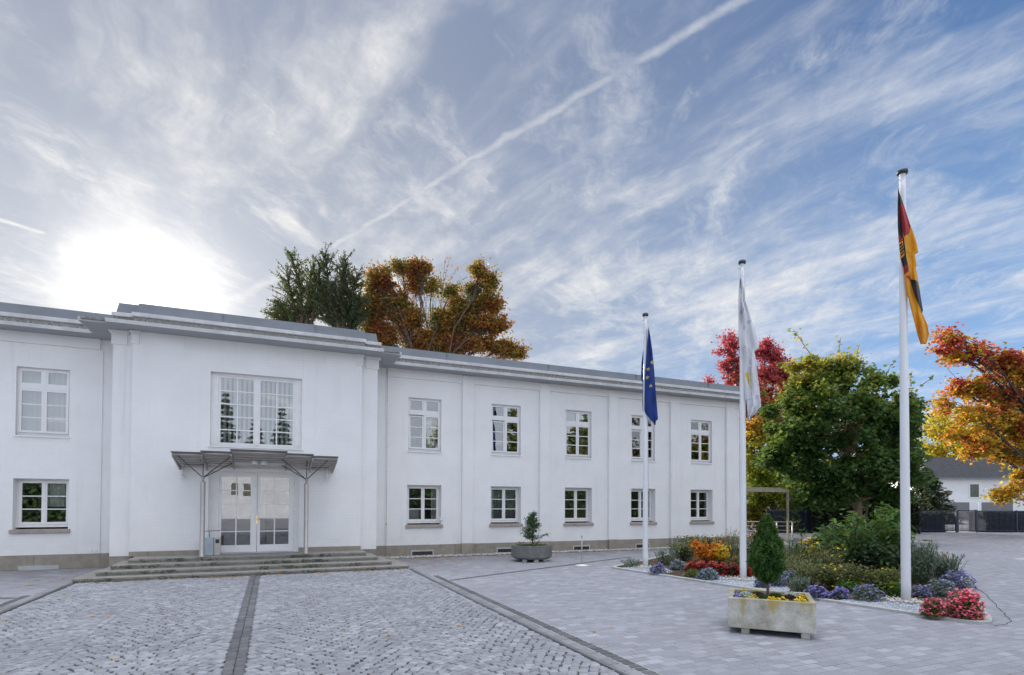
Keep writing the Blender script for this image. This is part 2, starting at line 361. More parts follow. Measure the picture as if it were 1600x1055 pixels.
M['grey']=leafmat('grey_lavender_leaves',[(0,(.12,.17,.13)),(1,(.25,.31,.25))],trans=.3,scale=2.)
M['fern']=leafmat('feathery_stalks',[(0,(.15,.20,.07)),(.6,(.28,.31,.12)),(1,(.40,.36,.17))],trans=.4,scale=2.)
M['moss']=leafmat('cushion_moss',[(0,(.06,.11,.02)),(1,(.17,.19,.03))],trans=.15,scale=3.)
M['orleaf']=leafmat('orange_shrub_leaves',[(0,(.55,.16,.02)),(.6,(.72,.27,.02)),(1,(.80,.40,.03))],trans=.4,scale=2.)
M['yeleaf']=leafmat('yellow_shrub_leaves',[(0,(.50,.34,.02)),(1,(.75,.52,.04))],trans=.4,scale=2.)
M['olive']=leafmat('olive_leaves',[(0,(.06,.085,.025)),(.6,(.13,.16,.04)),(1,(.27,.23,.06))],trans=.3,scale=2.)
M['plum']=leafmat('plum_leaves',[(0,(.05,.03,.03)),(1,(.12,.06,.05))],trans=.2,scale=2.)
def petal(name,a,b_): return leafmat(name,[(0,a),(1,b_)],trans=.25,scale=4.,var=.2)
M['purple']=petal('purple_petals',(.19,.16,.44),(.33,.29,.66)); M['bluegrey']=petal('blue_grey_petals',(.22,.26,.38),(.36,.41,.55))
M['red']=petal('red_petals',(.45,.03,.03),(.75,.09,.07)); M['pink']=petal('pink_petals',(.92,.10,.24),(.98,.36,.46))
M['yel']=petal('yellow_petals',(.80,.50,.02),(.95,.75,.05)); M['white']=petal('white_petals',(.70,.70,.64),(.85,.85,.82)); M['org']=petal('orange_petals',(.85,.18,.04),(.9,.35,.05))
M['silver']=petal('silver_leaves',(.45,.52,.50),(.68,.74,.72)); M['darkred']=petal('dark_red_petals',(.16,.02,.04),(.32,.04,.06))
M['litter']=leafmat('fallen_leaf_litter',[(0,(.30,.13,.03)),(.5,(.48,.25,.06)),(1,(.55,.38,.10))],trans=.1,scale=3.)
M['bark']=simple('bark',(.085,.065,.05),.95,var=.4,scale=8,bump=.8,bscale=25,stretch=(1,1,.25))
M['barklight']=simple('warm_bark',(.17,.11,.07),.95,var=.3,scale=8,bump=.6,bscale=25,stretch=(1,1,.25))
M['stem']=simple('green_stem',(.08,.11,.04),.8)
# ------------------------------------------------------------------ ground
def paver_mat():
    m,k,b,out=newmat('concrete_pavers'); g=k.new('ShaderNodeTexCoord').outputs['Object']
    s=k.new('ShaderNodeSeparateXYZ',{0:g}); x,y,z=s.outputs
    wob=k.math('MULTIPLY',k.math('SUBTRACT',k.noise(g,6.,2,.5),.5),.012)
    v=k.new('ShaderNodeCombineXYZ',{0:k.math('ADD',x,wob),1:k.math('ADD',y,wob),2:0.}).outputs[0]
    br=k.new('ShaderNodeTexBrick',{'Vector':v,'Color1':(0,0,0,1),'Color2':(1,1,1,1),'Mortar':(.5,.5,.5,1),'Scale':1.,'Mortar Size':.006,'Mortar Smooth':.35,'Brick Width':.205,'Row Height':.128,'Bias':0.})
    br.offset=.5
    t=k.new('ShaderNodeSeparateColor',{0:br.outputs['Color']}).outputs[0]
    # a second random value per block
    c=k.ramp(t,[(0,(.27,.27,.30)),(.35,(.315,.315,.35)),(.75,(.355,.355,.39)),(.93,(.39,.39,.425)),(1,(.46,.46,.50))])
    c=k.mix(k.math('MULTIPLY',k.maprange(k.noise(g,.9,7,.68),.35,.65),.5),c,(.285,.28,.295))
    sp=k.maprange(k.noise(g,45.,4,.7),.35,.7,.86,1.1)
    cc=k.vmath('SCALE',c); k.l.new(sp,cc.inputs['Scale']); c=cc.outputs[0]
    near=k.maprange(y,-5.5,-.6)                       # damp, dirty strip under the wall
    c=k.mix(k.math('MULTIPLY',k.math('MULTIPLY',near,k.maprange(k.noise(g,1.3,6,.7),.30,.6)),.7),c,(.15,.145,.14))
    jn=k.math('MULTIPLY',br.outputs['Fac'],k.maprange(k.noise(g,3.,4,.6),.44,.66,.05,.85))
    c=k.mix(jn,c,(.10,.098,.095))
    k.l.new(c,b.inputs['Base Color']); b.inputs['Roughness'].default_value=.78
    h=k.math('ADD',k.math('MULTIPLY',br.outputs['Fac'],-1.),k.math('MULTIPLY',k.noise(g,50.,4,.7),.25))
    h=k.math('ADD',h,k.math('MULTIPLY',t,.25))
    bn=k.new('ShaderNodeBump',{'Strength':.6,'Distance':.008,'Height':h}); k.l.new(bn.outputs[0],b.inputs['Normal']); return m
def stone_random(name,stops,rough=.75):
    m,k,b,out=newmat(name); g=k.new('ShaderNodeTexCoord').outputs['Object']
    isl=k.new('ShaderNodeNewGeometry').outputs['Random Per Island']
    c=k.ramp(isl,stops); sp=k.maprange(k.noise(g,70.,4,.7),.35,.7,.82,1.12)
    bigv=k.maprange(k.noise(g,.8,4,.6),.3,.7,.86,1.08)
    cc=k.vmath('SCALE',c); k.l.new(k.math('MULTIPLY',sp,bigv),cc.inputs['Scale'])
    k.l.new(cc.outputs[0],b.inputs['Base Color']); b.inputs['Roughness'].default_value=rough
    bn=k.new('ShaderNodeBump',{'Strength':.4,'Distance':.006,'Height':k.noise(g,80.,3,.6)}); k.l.new(bn.outputs[0],b.inputs['Normal']); return m
def plane(name,pts,z,m,parent=None):
    b=MB(); b.add([(x,y,z) for x,y in pts],[tuple(range(len(pts)))]); return structure(b.build(name,m,parent))
M['far']=simple('far_ground',(.20,.20,.20),.95,var=.25,scale=.4)
structure(plane('ground',[(-600,-600),(900,-600),(900,900),(-600,900)],-.02,M['far']))
M['pavers']=paver_mat()
plane('plaza',[(-40,-60),(60,-60),(60,12),(-40,12)],0,M['pavers'])
M['joint']=simple('dark_joint_sand',(.065,.062,.065),.95,var=.35,scale=20,bump=.5)
plane('cobble_bed',[(-3.72,-16),(3.2,-16),(3.2,-3.2),(-3.72,-3.2)],.004,M['joint'])
M['cobble']=stone_random('granite_cobbles',[(0,(.25,.25,.265)),(.3,(.30,.30,.32)),(.75,(.34,.34,.362)),(1,(.42,.42,.445))])
M['darkset']=stone_random('dark_setts',[(0,(.11,.11,.115)),(1,(.175,.175,.18))])
def blocks(name,cx,cy,ang,l,wd,h,bev,mat,z0=.002,parent=None):
    """many small bevelled paving blocks (tops slightly smaller than the feet), one mesh"""
    n=len(cx); ca,sa=np.cos(ang),np.sin(ang)
    q=np.array([(-1,-1),(1,-1),(1,1),(-1,1)])
    V=np.zeros((n,12,3))
    jit=rng.uniform(-.10,.10,(n,4,2))
    for lev,(shr,zz) in enumerate(((0,z0),(0,None),(1,None))):
        for j in range(4):
            u=q[j,0]*(l/2)*(1+jit[:,j,0])-q[j,0]*bev*shr; v=q[j,1]*(wd/2)*(1+jit[:,j,1])-q[j,1]*bev*shr
            V[:,lev*4+j,0]=cx+u*ca-v*sa; V[:,lev*4+j,1]=cy+u*sa+v*ca
            V[:,lev*4+j,2]=z0 if lev==0 else (h-bev*.8 if lev==1 else h)
    faces=[]
    for lev in (0,1):
        for j in range(4): faces.append((lev*4+j,lev*4+(j+1)%4,lev*4+4+(j+1)%4,lev*4+4+j))
    faces.append((8,9,10,11)); fa=np.array(faces,dtype=np.int32)
    L=(fa[None]+ (np.arange(n)*12)[:,None,None]).reshape(-1).astype(np.int32)
    me=bpy.data.meshes.new(name); me.vertices.add(n*12); me.vertices.foreach_set('co',V.astype(np.float32).ravel())
    me.loops.add(len(L)); me.loops.foreach_set('vertex_index',L); me.polygons.add(n*9)
    me.polygons.foreach_set('loop_start',np.arange(0,len(L),4,dtype=np.int32)); me.polygons.foreach_set('loop_total',np.full(n*9,4,dtype=np.int32))
    me.materials.append(mat); me.update(calc_edges=True)
    o=bpy.data.objects.new(name,me); COL.objects.link(o); return structure(o)
CX=[];CYY=[];AN=[];LL=[];WW=[];HH=[]
for x0,x1 in ((-3.66,-2.08),(-2.08,-.44),(-.23,1.52),(1.52,3.17)):
    W=x1-x0; R=W/math.sqrt(2)*1.02; xm=(x0+x1)/2; pitch=.088
    ph=rng.uniform(0,pitch)
    for r in range(int(14/pitch)):
        yb=-15.6+r*pitch+ph; nst=18; a0=math.asin(W/2/R)
        off=.5*(r%2)
        for j in range(nst+1):
            t=(j+off+rng.uniform(-.15,.15)-.25)/nst
            if not -.02<=t<=1.02: continue
            th=-a0+2*a0*t; x=xm+R*math.sin(th); y=yb+R*math.cos(th)-R*math.cos(a0)
            if y>-3.27 or y<-15.8: continue
            x=min(max(x,x0+.035+rng.uniform(0,.012)),x1-.035-rng.uniform(0,.012))
            CX.append(x+rng.uniform(-.004,.004));CYY.append(y+rng.uniform(-.006,.006));AN.append(-th+rng.uniform(-.06,.06))
            LL.append(2*a0*R/nst*rng.uniform(.88,.96)); WW.append(pitch*math.cos(th)*rng.uniform(.84,.93)); HH.append(.016+rng.uniform(-.004,.004))
blocks('cobble_paving',*[np.array(a) for a in (CX,CYY,AN,LL,WW,HH)],.007,M['cobble'])
# dark strip: two rows of slabs
CX=[];CYY=[];AN=[];LL=[];WW=[];HH=[]
for c,ph in ((-.386,0),(-.284,.07)):
    y=-15.9+ph
    while y<-3.3:
        l=rng.uniform(.15,.19); CX.append(c+rng.uniform(-.002,.002));CYY.append(y+l/2);AN.append(math.pi/2);LL.append(l-.012);WW.append(.094);HH.append(.018+rng.uniform(-.002,.002)); y+=l
blocks('dark_paving_strip',*[np.array(a) for a in (CX,CYY,AN,LL,WW,HH)],.004,M['darkset'])
# borders with mortar and dark setts on both sides
M['mortar']=simple('pale_mortar',(.40,.39,.39),.9,var=.15,scale=12)
M['slab']=stone_random('grey_border_slabs',[(0,(.22,.22,.225)),(1,(.33,.33,.34))])
for sx,e in ((1,3.20),(-1,-3.72)):
    xs=sorted((e,e+sx*.36)); plane('border_strip',[(xs[0],-16),(xs[1],-16),(xs[1],-4.6),(xs[0],-4.6)],.008,M['mortar'])
    CX=[];CYY=[];AN=[];LL=[];WW=[];HH=[]
    y=-15.9
    while y<-4.7: CX.append(e+sx*.27);CYY.append(y);AN.append(0.);LL.append(.125);WW.append(.078);HH.append(.016);y+=.108
    blocks('border_setts',*[np.array(a) for a in (CX,CYY,AN,LL,WW,HH)],.003,M['darkset'],z0=.009)
    CX=[];CYY=[];AN=[];LL=[];WW=[];HH=[]
    y=-15.9
    while y<-3.3: CX.append(e+sx*.12);CYY.append(y+.1);AN.append(math.pi/2);LL.append(.21);WW.append(.12);HH.append(.016);y+=.225
    blocks('border_slabs',*[np.array(a) for a in (CX,CYY,AN,LL,WW,HH)],.003,M['slab'],z0=.009)
    plane('border_gap',[(e,-16),(e+sx*.045,-16),(e+sx*.045,-3.3),(e,-3.3)][::sx],.012,M['darkset'])
def sett_line(a,b,name='drain_channel'):
    a=np.array(a);b=np.array(b);L=np.linalg.norm(b-a);n=int(L/.12);t=(np.arange(n)+.5)/n
    ang=math.atan2(*(b-a)[::-1]); P=a+(b-a)*t[:,None]
    z=np.ones(n)
    blocks(name,P[:,0],P[:,1],z*ang,z*.09,z*.13,z*.008,.003,M['darkset'],z0=.001)
sett_line((3.6,-5.55),(10.4,-2.55)); sett_line((-4.1,-4.95),(-9,-2.7))
# thin dark crack line following the bed edge
def ribbon(pts,wd,z,name,m):
    b=MB(); n=len(pts); vs=[]
    for i,p in enumerate(pts):
        a=Vector(pts[max(0,i-1)]);c=Vector(pts[min(n-1,i+1)]);t=(c-a).normalized();nn=Vector((-t.y,t.x))*wd/2
        vs+=[(p[0]-nn.x,p[1]-nn.y,z),(p[0]+nn.x,p[1]+nn.y,z)]
    b.add(vs,[(2*i,2*i+1,2*i+3,2*i+2) for i in range(n-1)]); return structure(b.build(name,m))
def smooth_path(P,n=8):
    out=[]
    for i in range(len(P)-1):
        p0,p1,p2,p3=[np.array(P[max(0,min(len(P)-1,j))]) for j in (i-1,i,i+1,i+2)]
        for t in np.linspace(0,1,n,endpoint=False): out.append(tuple(.5*((2*p1)+(-p0+p2)*t+(2*p0-5*p1+4*p2-p3)*t*t+(-p0+3*p1-3*p2+p3)*t**3)))
    out.append(tuple(P[-1])); return out
crk=smooth_path([(17.5,-7.6),(14.6,-9.55),(12.4,-11.1),(10.8,-12.1),(9.9,-12.65),(9.3,-12.75)],10)
crk=[(x+rng.uniform(-.02,.02),y+rng.uniform(-.02,.02)) for x,y in crk]
ribbon(crk,.012,.004,'paving_seam',M['joint'])
# ------------------------------------------------------------------ planted bed
BED=[(8.12,-4.95),(8.45,-7.5),(8.8,-10.2),(9.12,-12.35),(9.22,-12.6),(9.42,-12.66),(9.75,-12.5),(10.3,-12.15),(11.2,-11.65),(12.6,-10.8),(14.5,-9.6),(16.4,-8.4),(18.4,-6.8),(19.6,-4.6),(19.4,-2.6),(17.6,-1.35),(14.4,-1.15),(12.6,-1.9),(10.9,-3.2),(9.3,-4.15),(8.4,-4.7)]
def offset_poly(P,d):
    n=len(P);out=[]
    for i in range(n):
        a=Vector(P[i-1]);b=Vector(P[i]);c=Vector(P[(i+1)%n]);n1=(b-a).normalized();n2=(c-b).normalized()
        m_=(Vector((-n1.y,n1.x))+Vector((-n2.y,n2.x))); m_=m_/max(m_.length_squared/2,.35)
        out.append((b.x+m_.x*d,b.y+m_.y*d))
    return out
area=sum(BED[i-1][0]*BED[i][1]-BED[i][0]*BED[i-1][1] for i in range(len(BED)))
inn=offset_poly(BED,.10 if area>0 else -.10)
b=MB(); n=len(BED)
vs=[(x,y,0) for x,y in BED]+[(x,y,.045) for x,y in BED]+[(x,y,.045) for x,y in inn]+[(x,y,0) for x,y in inn]
b.add(vs,[f for i in range(n) for f in ((i,(i+1)%n,n+(i+1)%n,n+i),(n+i,n+(i+1)%n,2*n+(i+1)%n,2*n+i),(2*n+i,2*n+(i+1)%n,3*n+(i+1)%n,3*n+i))])
kerb=b.build('bed_kerb',M['concrete'],bevel=.008); structure(kerb)
b=MB(); b.add([(x,y,.028) for x,y in inn],[tuple(range(n))]); structure(b.build('bed_soil',M['soil']))
def gravel_mat(name,a,c,rough=.8): return stone_random(name,[(0,a),(1,c)],rough)
M['slate']=gravel_mat('blue_grey_chippings',(.38,.41,.45),(.62,.65,.69)); M['pebble']=gravel_mat('pale_pebbles',(.38,.34,.29),(.80,.76,.70))
def inside(P,x,y):
    r=np.zeros(len(x),bool); n=len(P)
    for i in range(n):
        x1,y1=P[i-1];x2,y2=P[i]
        c=((y1>y)!=(y2>y))&(x<(x2-x1)*(y-y1)/(y2-y1+1e-12)+x1); r^=c
    return r
def pebbles(name,X,Y,z,smin,smax,mat,label=None):
    """small faceted stones as one mesh of octahedra"""
    n=len(X); s=rng.uniform(smin,smax,n); base=np.array([(1,0,0),(0,1,0),(-1,0,0),(0,-1,0),(0,0,.7),(0,0,-.5)])
    a=rng.uniform(0,6.28,n); V=base[None]*s[:,None,None]*rng.uniform(.7,1.25,(n,6,1)); V[...,1]*=.75
    x=V[...,0]*np.cos(a)[:,None]-V[...,1]*np.sin(a)[:,None]; y=V[...,0]*np.sin(a)[:,None]+V[...,1]*np.cos(a)[:,None]
    V=np.stack([x+X[:,None],y+Y[:,None],V[...,2]+z+s[:,None]*.2],-1)
    f=np.array([(0,1,4),(1,2,4),(2,3,4),(3,0,4),(1,0,5),(2,1,5),(3,2,5),(0,3,5)],dtype=np.int32)
    L=(f[None]+(np.arange(n)*6)[:,None,None]).ravel().astype(np.int32)
    me=bpy.data.meshes.new(name); me.vertices.add(n*6); me.vertices.foreach_set('co',V.astype(np.float32).ravel())
    me.loops.add(len(L)); me.loops.foreach_set('vertex_index',L); me.polygons.add(n*8)
    me.polygons.foreach_set('loop_start',np.arange(0,len(L),3,dtype=np.int32)); me.polygons.foreach_set('loop_total',np.full(n*8,3,dtype=np.int32))
    me.materials.append(mat); me.update(calc_edges=True); me.polygons.foreach_set('use_smooth',np.ones(n*8,bool))
    o=bpy.data.objects.new(name,me); COL.objects.link(o); o['kind']='stuff'
    if label: tag(o,label,'gravel')
    return o
PATCH=[[(8.3,-5.15),(9.1,-5.0),(9.35,-5.6),(9.0,-6.3),(8.5,-6.6)],[(8.66,-7.6),(9.4,-7.45),(9.9,-8.0),(9.9,-8.7),(9.3,-9.4),(8.88,-9.7)],[(8.97,-10.6),(9.9,-10.6),(10.45,-11.0),(10.1,-11.55),(9.2,-11.9)]]
XX=[];YY=[]
for P in PATCH:
    bb=MB(); bb.add([(x,y,.033) for x,y in P],[tuple(range(len(P)))]); structure(bb.build('gravel_patch',M['slate']))
    x=rng.uniform(8,11,26000);y=rng.uniform(-12.4,-4.9,26000);m_=inside(P,x,y);XX.append(x[m_]);YY.append(y[m_])
pebbles('slate_chippings',np.concatenate(XX)[:14000],np.concatenate(YY)[:14000],.034,.007,.014,M['slate'],'pale blue grey stone chippings round the three flagpole feet')
POLES=[(8.93,-5.30,6.60,.070,.046),(9.52,-8.00,7.02,.069,.046),(10.02,-11.12,7.45,.073,.050)]
X=[];Y=[]
for p in POLES:
    r=np.abs(rng.normal(0,.17,160))+.08;a=rng.uniform(0,6.28,160);X.append(p[0]+r*np.cos(a));Y.append(p[1]+r*np.sin(a))
pebbles('pebble_collar',np.concatenate(X),np.concatenate(Y),.045,.018,.038,M['pebble'],'scattered cream pebbles heaped round the white pole feet')
x=rng.uniform(3.1,17.5,7000);y=-.04-rng.uniform(0,1,7000)**1.4*.46
pebbles('pebble_strip',x,y,.012,.016,.040,gravel_mat('wall_pebbles',(.20,.18,.155),(.78,.74,.68)),'pale pebble strip along the foot of the stone plinth')
plane('gravel_strip',[(3.05,-.42),(17.6,-.42),(17.6,0),(3.05,0)],.004,simple('strip_soil',(.17,.155,.14),.95,var=.4,scale=12,bump=.5))

# ------------------------------------------------------------------ the building
B=thing('white_building','long white two storey hall with grey flat cornice and projecting entrance bay','building')
XL0,XR0=-24.,17.55; PL,PR,ML,MR=-3.59,2.74,-3.16,2.28; YP,YM=-1.10,-1.25; ZG=.36; ZE=5.84
def wallx(mb,x0,x1,z0,z1,Y,holes,dep=.25):
    """a wall in the plane y=Y facing -y with rectangular holes and their reveals"""
    xs=sorted({x0,x1}|{h[0] for h in holes}|{h[1] for h in holes}); zs=sorted({z0,z1}|{h[2] for h in holes}|{h[3] for h in holes})
    for i in range(len(xs)-1):
        for j in range(len(zs)-1):
            cx,cz=(xs[i]+xs[i+1])/2,(zs[j]+zs[j+1])/2
            if any(h[0]<cx<h[1] and h[2]<cz<h[3] for h in holes): continue
            mb.add([(xs[i],Y,zs[j]),(xs[i+1],Y,zs[j]),(xs[i+1],Y,zs[j+1]),(xs[i],Y,zs[j+1])],[(0,1,2,3)])
    for h in holes:
        a,b_,c,d=h[:4]; dp=h[4] if len(h)>4 else dep
        mb.add([(a,Y,c),(a,Y+dp,c),(a,Y+dp,d),(a,Y,d)],[(0,1,2,3)]); mb.add([(b_,Y,c),(b_,Y,d),(b_,Y+dp,d),(b_,Y+dp,c)],[(0,1,2,3)])
        mb.add([(a,Y,d),(a,Y+dp,d),(b_,Y+dp,d),(b_,Y,d)],[(0,1,2,3)]); mb.add([(a,Y,c),(b_,Y,c),(b_,Y+dp,c),(a,Y+dp,c)],[(0,1,2,3)])
WX=[4.417+2.7913*i for i in range(5)]; LWX=[-5.255-2.7913*i for i in range(6)]
WU=(1.061,3.30,4.99); WLo=(1.10,.985,2.241)
holes=[]
for x in WX+LWX:
    holes.append((x-WU[0]/2,x+WU[0]/2,WU[1],WU[2],.30)); holes.append((x-WLo[0]/2,x+WLo[0]/2,WLo[1],WLo[2],.40))
mb=MB()
wallx(mb,PR,XR0,ZG,ZE,0,[h for h in holes if h[0]>0]); wallx(mb,XL0,PL,ZG,ZE,0,[h for h in holes if h[0]<0])
# thin raised frieze band between the pilasters is built below; portico
PWIN=(-1.475,.705,3.12,5.015,.20); DOOR=(-1.49,.655,ZG,2.47,.30)
FR=(-2.06,1.30,5.51,5.80,.03)
wallx(mb,ML,MR,ZG,ZE,YM,[PWIN,DOOR,FR])
mb.add([(FR[0],YM+.03,FR[2]),(FR[1],YM+.03,FR[2]),(FR[1],YM+.03,FR[3]),(FR[0],YM+.03,FR[3])],[(0,1,2,3)])
for a,b_ in ((PL,ML),(MR,PR)): mb.add([(a,YP,ZG),(b_,YP,ZG),(b_,YP,ZE),(a,YP,ZE)],[(0,1,2,3)])
for xx,ya,yb,s in ((PL,YP,0,-1),(ML,YM,YP,-1),(MR,YM,YP,1),(PR,YP,0,1)):
    q=[(xx,ya,ZG),(xx,yb,ZG),(xx,yb,ZE),(xx,ya,ZE)]; mb.add(q if s>0 else q[::-1],[(0,1,2,3)])
mb.add([(XR0,0,0),(XR0,12,0),(XR0,12,ZE),(XR0,0,ZE)],[(0,1,2,3)]); mb.add([(XL0,12,0),(XL0,0,0),(XL0,0,ZE),(XL0,12,ZE)],[(0,1,2,3)])
mb.add([(XR0,12,0),(XL0,12,0),(XL0,12,ZE),(XR0,12,ZE)],[(0,1,2,3)])
mb.build('wall',M['wall'],B)
# pilasters (each one), with chamfer-like thin body
for i in range(5):
    xa=5.63+2.7913*i+.0; xb=xa+.40
    if i==4: xb=xa+.44
    MB().box(xa,xb,-.095,.01,ZG,ZE).build('pilaster',M['wall'],B,bevel=.03)
    MB().box(xa-.012,xb+.012,-.115,-.02,0,ZG-.002).build('pilaster_base',M['plinth'],B,bevel=.012)
for i in range(5):
    xa=-6.45-2.7913*i; MB().box(xa-.40,xa,-.095,.01,ZG,ZE).build('pilaster',M['wall'],B,bevel=.03); MB().box(xa-.412,xa+.012,-.115,-.02,0,ZG-.002).build('pilaster_base',M['plinth'],B,bevel=.012)
# frieze band: raised strip under the eaves between pilasters
fe=[(PR+.48,5.63)]+[(5.63+2.7913*i+.40,5.63+2.7913*(i+1)) for i in range(4)]+[(17.24,XR0-.01)]
fe+=[(-6.45,PL-.5)]+[(-6.45-2.7913*(i+1),-6.45-2.7913*i-.4) for i in range(4)]
for a,b_ in fe: MB().box(a,b_,-.055,.01,5.575,ZE).build('frieze',M['wall'],B)
MB().box(PR+.44,PR+.475,-.03,.01,ZG,5.565).build('corner_strip',M['wall'],B); MB().box(PL-.475,PL-.44,-.03,.01,ZG,5.565).build('corner_strip',M['wall'],B)
# capitals on the bay's corners
for a,b_ in ((PL,ML-.16),(MR+.16,PR)):
    mb=MB(); mb.box(a-.03,b_+.03,YP-.035,YP+.02,5.50,5.76); mb.box(a-.06,b_+.06,YP-.065,YP+.02,5.762,5.80); mb.box(a-.085,b_+.085,YP-.09,YP+.02,5.802,ZE)
    mb.build('capital',M['trim'],B,bevel=.006)
for a,b_ in ((ML-.03,ML+.14),(MR-.14,MR+.03)):
    mb=MB(); mb.box(a,b_,YM-.03,YM+.16,5.52,5.77); mb.box(a-.025,b_+.025,YM-.055,YM+.16,5.772,ZE)
    mb.build('capital',M['trim'],B,bevel=.006)
# plinth
def sweep(outline,prof,closed=False):
    mb=MB(); n=len(outline); O=[Vector(p) for p in outline]; N=[]
    for i in range(n-1):
        d=(O[i+1]-O[i]).normalized(); N.append(Vector((d.y,-d.x)))
    vs=[]
    for i in range(n):
        if i==0: m_=N[0]
        elif i==n-1: m_=N[-1]
        elif abs(N[i-1].dot(N[i]))>.9: m_=N[i]
        else: m_=N[i-1]+N[i]
        for o,z in prof: vs.append((O[i].x+m_.x*o,O[i].y+m_.y*o,z))
    p=len(prof); fs=[]
    for i in range(n-1):
        for j in range(p-1): fs.append((i*p+j,(i+1)*p+j,(i+1)*p+j+1,i*p+j+1))
    mb.add(vs,fs); return mb
OUT=[(XL0,0),(PL,0),(PL,YP),(ML,YP),(ML,YM),(MR,YM),(MR,YP),(PR,YP),(PR,0),(XR0,0),(XR0,12)]
sweep([(XL0,0),(PL-.0,0)],[(.03,-.02),(.03,ZG),(0,ZG)]).build('plinth',M['plinth'],B)
sweep([(PR,0),(XR0,0),(XR0,12)],[(.03,-.02),(.03,ZG),(0,ZG)]).build('plinth',M['plinth'],B)
for s_ in ((PL+.0,ML,YP+.012,YP+.05,0,ZG),(MR,PR,YP+.012,YP+.05,0,ZG),(PL+.012,PL+.05,YP+.05,-.03,0,ZG),(PR-.05,PR-.012,YP+.05,-.03,0,ZG),(ML-.001,DOOR[0]-.0,YM-.03,YM,ZG,.475),(DOOR[1],MR+.001,YM-.03,YM,ZG,.475)):
    MB().box(*s_).build('plinth',M['plinth'],B)
# cornice in three tiers
def outl(pl,ml,mr,pr): return [(XL0,0),(pl,0),(pl,YP),(ml,YP),(ml,YM),(mr,YM),(mr,YP),(pr,YP),(pr,0),(XR0,0),(XR0,12)]
O1=outl(-3.56,-3.01,2.21,2.72); O2=outl(-3.04,-2.61,1.83,2.27); O3=outl(-3.08,-2.65,1.96,2.30)
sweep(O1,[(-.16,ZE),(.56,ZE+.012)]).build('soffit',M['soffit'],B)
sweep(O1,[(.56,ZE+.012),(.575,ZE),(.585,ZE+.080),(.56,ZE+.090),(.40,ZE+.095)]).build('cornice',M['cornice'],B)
MB().box(-4.08,3.24,-1.75,.05,ZE+.04,ZE+.0935).build('cornice_top',M['gap'],B)
sweep(O2,[(.46,ZE+.094),(.445,ZE+.225)]).build('gutter',M['gap'],B)
sweep(O2,[(.445,ZE+.225),(.475,ZE+.225),(.485,ZE+.24),(.485,ZE+.315),(.46,ZE+.325),(.30,ZE+.335)]).build('cornice',M['cornice'],B)
sweep(O3,[(.36,ZE+.330),(.375,ZE+.345),(.33,ZE+.585),(.27,ZE+.60),(-.35,ZE+.605)]).build('roof_edge',M['zinc'],B)
MB().box(-3.2,2.4,-1.4,.05,ZE+.1,ZE+.56).build('roof_core',M['zinc'],B)
mb=MB(); mb.add([(x,y,ZE+.56) for x,y in [(XL0,0),(-3.2,0),(-3.2,YP),(2.4,YP),(2.4,0),(XR0,0),(XR0,12),(XL0,12)]],[tuple(range(8))])
mb.build('roof',M['zinc'],B)
# seams on the zinc
for x in [-9,-6.2,-1.2,1.0,5,8.6,12.2,15.6]:
    yy=(YM if ML<x<MR else 0)-.372; MB().box(x,x+.02,yy-.004,yy+.08,ZE+.35,ZE+.57).build('roof_seam',M['zinc'],B)
# interior: back walls, floor
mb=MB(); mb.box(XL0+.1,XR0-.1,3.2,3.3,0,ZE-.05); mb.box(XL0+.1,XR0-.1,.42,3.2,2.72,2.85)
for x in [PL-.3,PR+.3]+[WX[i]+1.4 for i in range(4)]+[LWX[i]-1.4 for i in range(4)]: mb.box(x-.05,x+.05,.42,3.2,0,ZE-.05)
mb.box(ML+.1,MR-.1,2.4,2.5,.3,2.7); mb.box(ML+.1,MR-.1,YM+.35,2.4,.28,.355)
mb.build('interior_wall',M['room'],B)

def frame_boxes(mb,xs0,xs1,z0,z1,y0,y1,t,bt=None):
    bt=bt or t
    mb.box(xs0,xs0+t,y0,y1,z0,z1); mb.box(xs1-t,xs1,y0,y1,z0,z1)
    mb.box(xs0+t,xs1-t,y0+.0015,y1,z1-t,z1); mb.box(xs0+t,xs1-t,y0+.0015,y1,z0,z0+bt)
def casement(mb,x0,x1,z0,z1,y,t,cols,rows,mt=.026,bt=None):
    """sash ring with glazing bars; returns pane rectangle"""
    bt=bt or t; frame_boxes(mb,x0,x1,z0,z1,y,y+.045,t,bt)
    gx0,gx1,gz0,gz1=x0+t,x1-t,z0+bt,z1-t
    for i in range(1,cols): xx=gx0+(gx1-gx0)*i/cols; mb.box(xx-mt/2,xx+mt/2,y+.004,y+.04,gz0,gz1)
    for j in range(1,rows): zz=gz0+(gz1-gz0)*j/rows; mb.box(gx0,gx1,y+.006,y+.038,zz-mt/2,zz+mt/2)
    return gx0,gx1,gz0,gz1
def pane(rects,y,parent,name='pane'):
    mb=MB()
    for a,b_,c,d in rects: mb.box(a-.008,b_+.008,y+.018,y+.026,c-.008,d+.008)
    return mb.build(name,M['glass'],parent)
def wavy(parent,x0,x1,z0,z1,y,mat,name='curtain',amp=.025,per=.09):
    n=max(8,int((x1-x0)/per*8)); vs=[];fs=[]
    for i in range(n+1):
        x=x0+(x1-x0)*i/n; yy=y+amp*math.sin(2*math.pi*(x-x0)/per)+rng.uniform(-.004,.004); vs+=[(x,yy,z0),(x,yy,z1)]
    fs=[(2*i,2*i+2,2*i+3,2*i+1) for i in range(n)]; mb=MB(); mb.smooth=True; mb.add(vs,fs); return mb.build(name,mat,parent)
